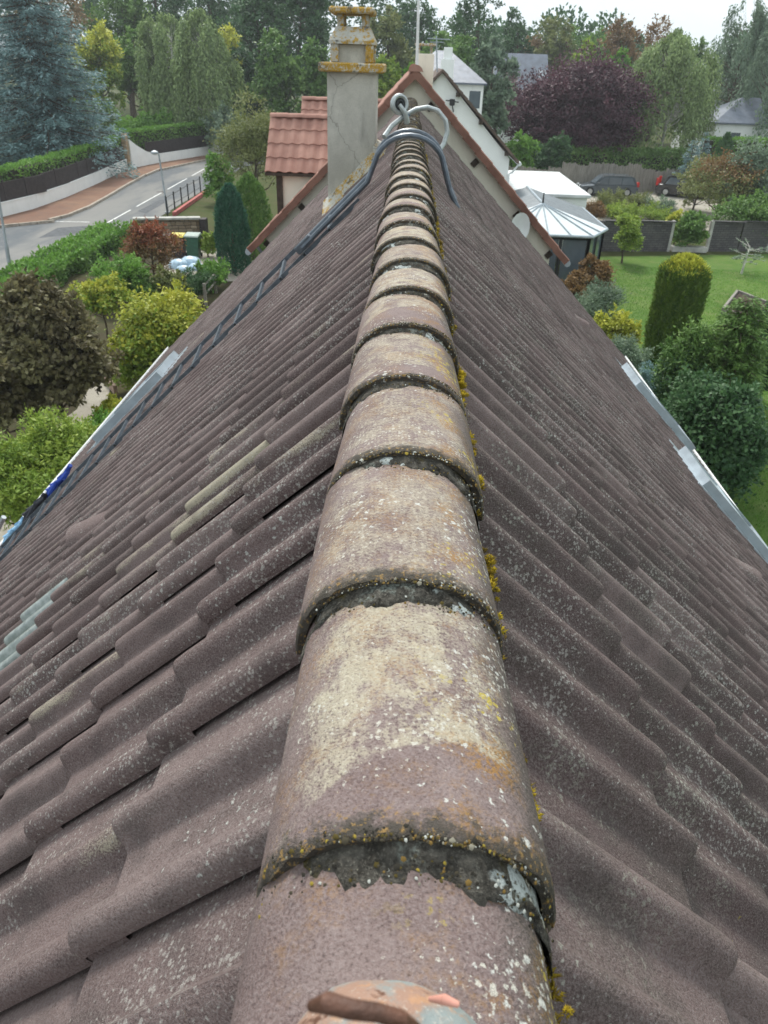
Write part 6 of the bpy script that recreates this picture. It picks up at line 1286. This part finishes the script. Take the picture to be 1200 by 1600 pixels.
B('grey_shrub', 'grey green airy shrub beside the lawn under the eaves', 940, 445, 530, 40, 'grey', n=9000, L_=.11, z0f=0., nl=32, cat='shrub', ar=.3, loose=.26)
B('gold_shrub', 'golden yellow spreading shrub at the lawn edge', 965, 490, 548, 34, 'gold', n=5500, L_=.11, z0f=.1, nl=26, cat='shrub', flat=.7, loose=.22)
B('grey_shrub', 'green grey shrub below the golden one', 985, 530, 600, 36, 'grey', n=7000, L_=.10, z0f=0., nl=28, cat='shrub', ar=.3, loose=.26)
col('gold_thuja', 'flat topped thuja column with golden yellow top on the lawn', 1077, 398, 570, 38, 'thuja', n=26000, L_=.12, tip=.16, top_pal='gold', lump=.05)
B('grey_shrub', 'blue grey juniper mound at the foot of the thuja column', 1035, 572, 640, 34, 'blue', n=6000, L_=.10, z0f=0., nl=26, cat='shrub', ar=.3)
B('laurel_bush', 'large dark laurel bush below the garden side eaves', 1135, 590, 775, 88, 'dark', n=30000, L_=.12, z0f=0., nl=70, cat='bush', loose=.26)
B('laurel_bush', 'leafy green bush between thuja column and dark laurel', 1098, 500, 700, 46, 'dark', n=14000, L_=.12, z0f=0., nl=44, cat='bush', loose=.3, ar=.35, pal2='mid')
loc, H, R = at(1172, 462, G(1172, 705)[1], 84); conifer('spreading_yew', 'spreading yew with layered pale green sprays beside the dark laurel', loc, H, R, 'mid', n=36000, L_=.13, lev=26, droop=.30, power=.38, cat='bush', dens=14, z0f=.0)
B('laurel_bush', 'tall dark bush beyond the spreading yew', 1215, 470, 640, 50, 'dark', n=9000, L_=.13, z0f=0., nl=30, cat='bush')
# birch sapling, white stem
p = G(1158, 428); SEED[0] += 1; r_ = np.random.default_rng(5); sp = plant_root('birch_sapling', (p[0], p[1], GZ), 'bare white stemmed birch sapling on the lawn', 'tree')
m = MB(); top = Yp(1172, 384, p[1])-p; m.tube([(0, 0, -.1), tuple(np.array((top[0]*.5, 0, top[2]*.5+p[2]-GZ))), tuple(np.array((top[0], 0, top[2])))], [.06, .045, .02], 7)
m.build('trunk', M_BARKW, sp, True, False); P_ = []; H_ = top[2]; tw = MB()
for i in range(22):
    a = r_.uniform(0, 6.28); z = H_*r_.uniform(.35, 1.); e = np.array((top[0]*z/H_+math.cos(a)*.9, math.sin(a)*.9, z+r_.uniform(-.3, .35))); tw.tube([(top[0]*z/H_, 0, z), tuple(e)], [.016, .005], 4, cap=False); P_ += [e*t+np.array((top[0]*z/H_, 0, z))*(1-t) for t in r_.uniform(.4, 1., 16)]
tw.build('twigs', M_BARKW, sp, False, False); P_ = np.array(P_); finish(sp, P_, unit(r_, len(P_)), unit(r_, len(P_)), r_.random(len(P_)), .12, .5, PAL['grey'], r_)
# ---- lawn blades and far wood
r_ = np.random.default_rng(11); n = 60000; yy = 12+27.*r_.random(n)**.8; xx = 5.+yy*.38*r_.random(n)
P_ = np.stack([xx, yy, np.full(n, GZ+.004)], 1); D = np.tile((0, 0, 1.), (n, 1))+r_.normal(size=(n, 3))*.5; lg = link('grass', leaf_mesh('grass', P_, D, unit(r_, n), r_.uniform(.04, .09, n), .02, np.clip(.5+.25*np.sin(xx*.9)*np.cos(yy*.7)+r_.normal(size=n)*.2, 0, 1), PAL['bright'])); tag(lg, 'short green grass blades of the lawn', 'grass', kind='stuff')
P_ = []; D = []; T = []
for i in range(90):
    x = -190+i*4.6+r_.normal()*1.5; Y = 150+r_.uniform(-12, 25); H = r_.uniform(9, 15)+(15 if x < -4 else 2); R = r_.uniform(4, 6.5); k = 1300; u = unit(r_, k); u[:, 2] = np.abs(u[:, 2])
    P_.append(np.array((x, Y, GZ+H*.45))+u*np.array((R, R, H*.55))*r_.uniform(.7, 1.08, (k, 1))); D.append(u+unit(r_, k)); T.append(np.clip(r_.uniform(.2, .7)+r_.normal(size=k)*.15, 0, 1))
    z = np.linspace(0, 1, 60)
    P_.append(np.stack([x+r_.normal(size=60)*R*.5, Y+r_.normal(size=60)*R*.3, GZ+z*H*.5], 1)); D.append(unit(r_, 60)); T.append(np.full(60, .2))
P_ = np.vstack(P_); D = np.vstack(D); fw = link('distant_wood', leaf_mesh('distant_wood', P_, D, unit(r_, len(P_)), .75, .5, np.concatenate(T), PAL['dark'])); tag(fw, 'far off mass of woodland closing the horizon', 'wood', kind='stuff')
# ------------------------------------------------------------------ thin damp air
hz_m = bpy.data.materials.new('damp_air'); hz_m.use_nodes = True; t_ = hz_m.node_tree; t_.nodes.clear(); o_ = t_.nodes.new('ShaderNodeOutputMaterial'); v_ = t_.nodes.new('ShaderNodeVolumePrincipled')
v_.inputs['Color'].default_value = (.90, .95, 1., 1); v_.inputs['Density'].default_value = .0005; v_.inputs['Anisotropy'].default_value = .2; t_.links.new(v_.outputs[0], o_.inputs['Volume'])
hz = MB().box((-3100, -3100, GZ-1.), (3100, 3100, 30)).build('haze', hz_m); hz['kind'] = 'stuff'; tag(hz, 'thin damp air between the roof and the far trees', 'haze', kind='stuff')
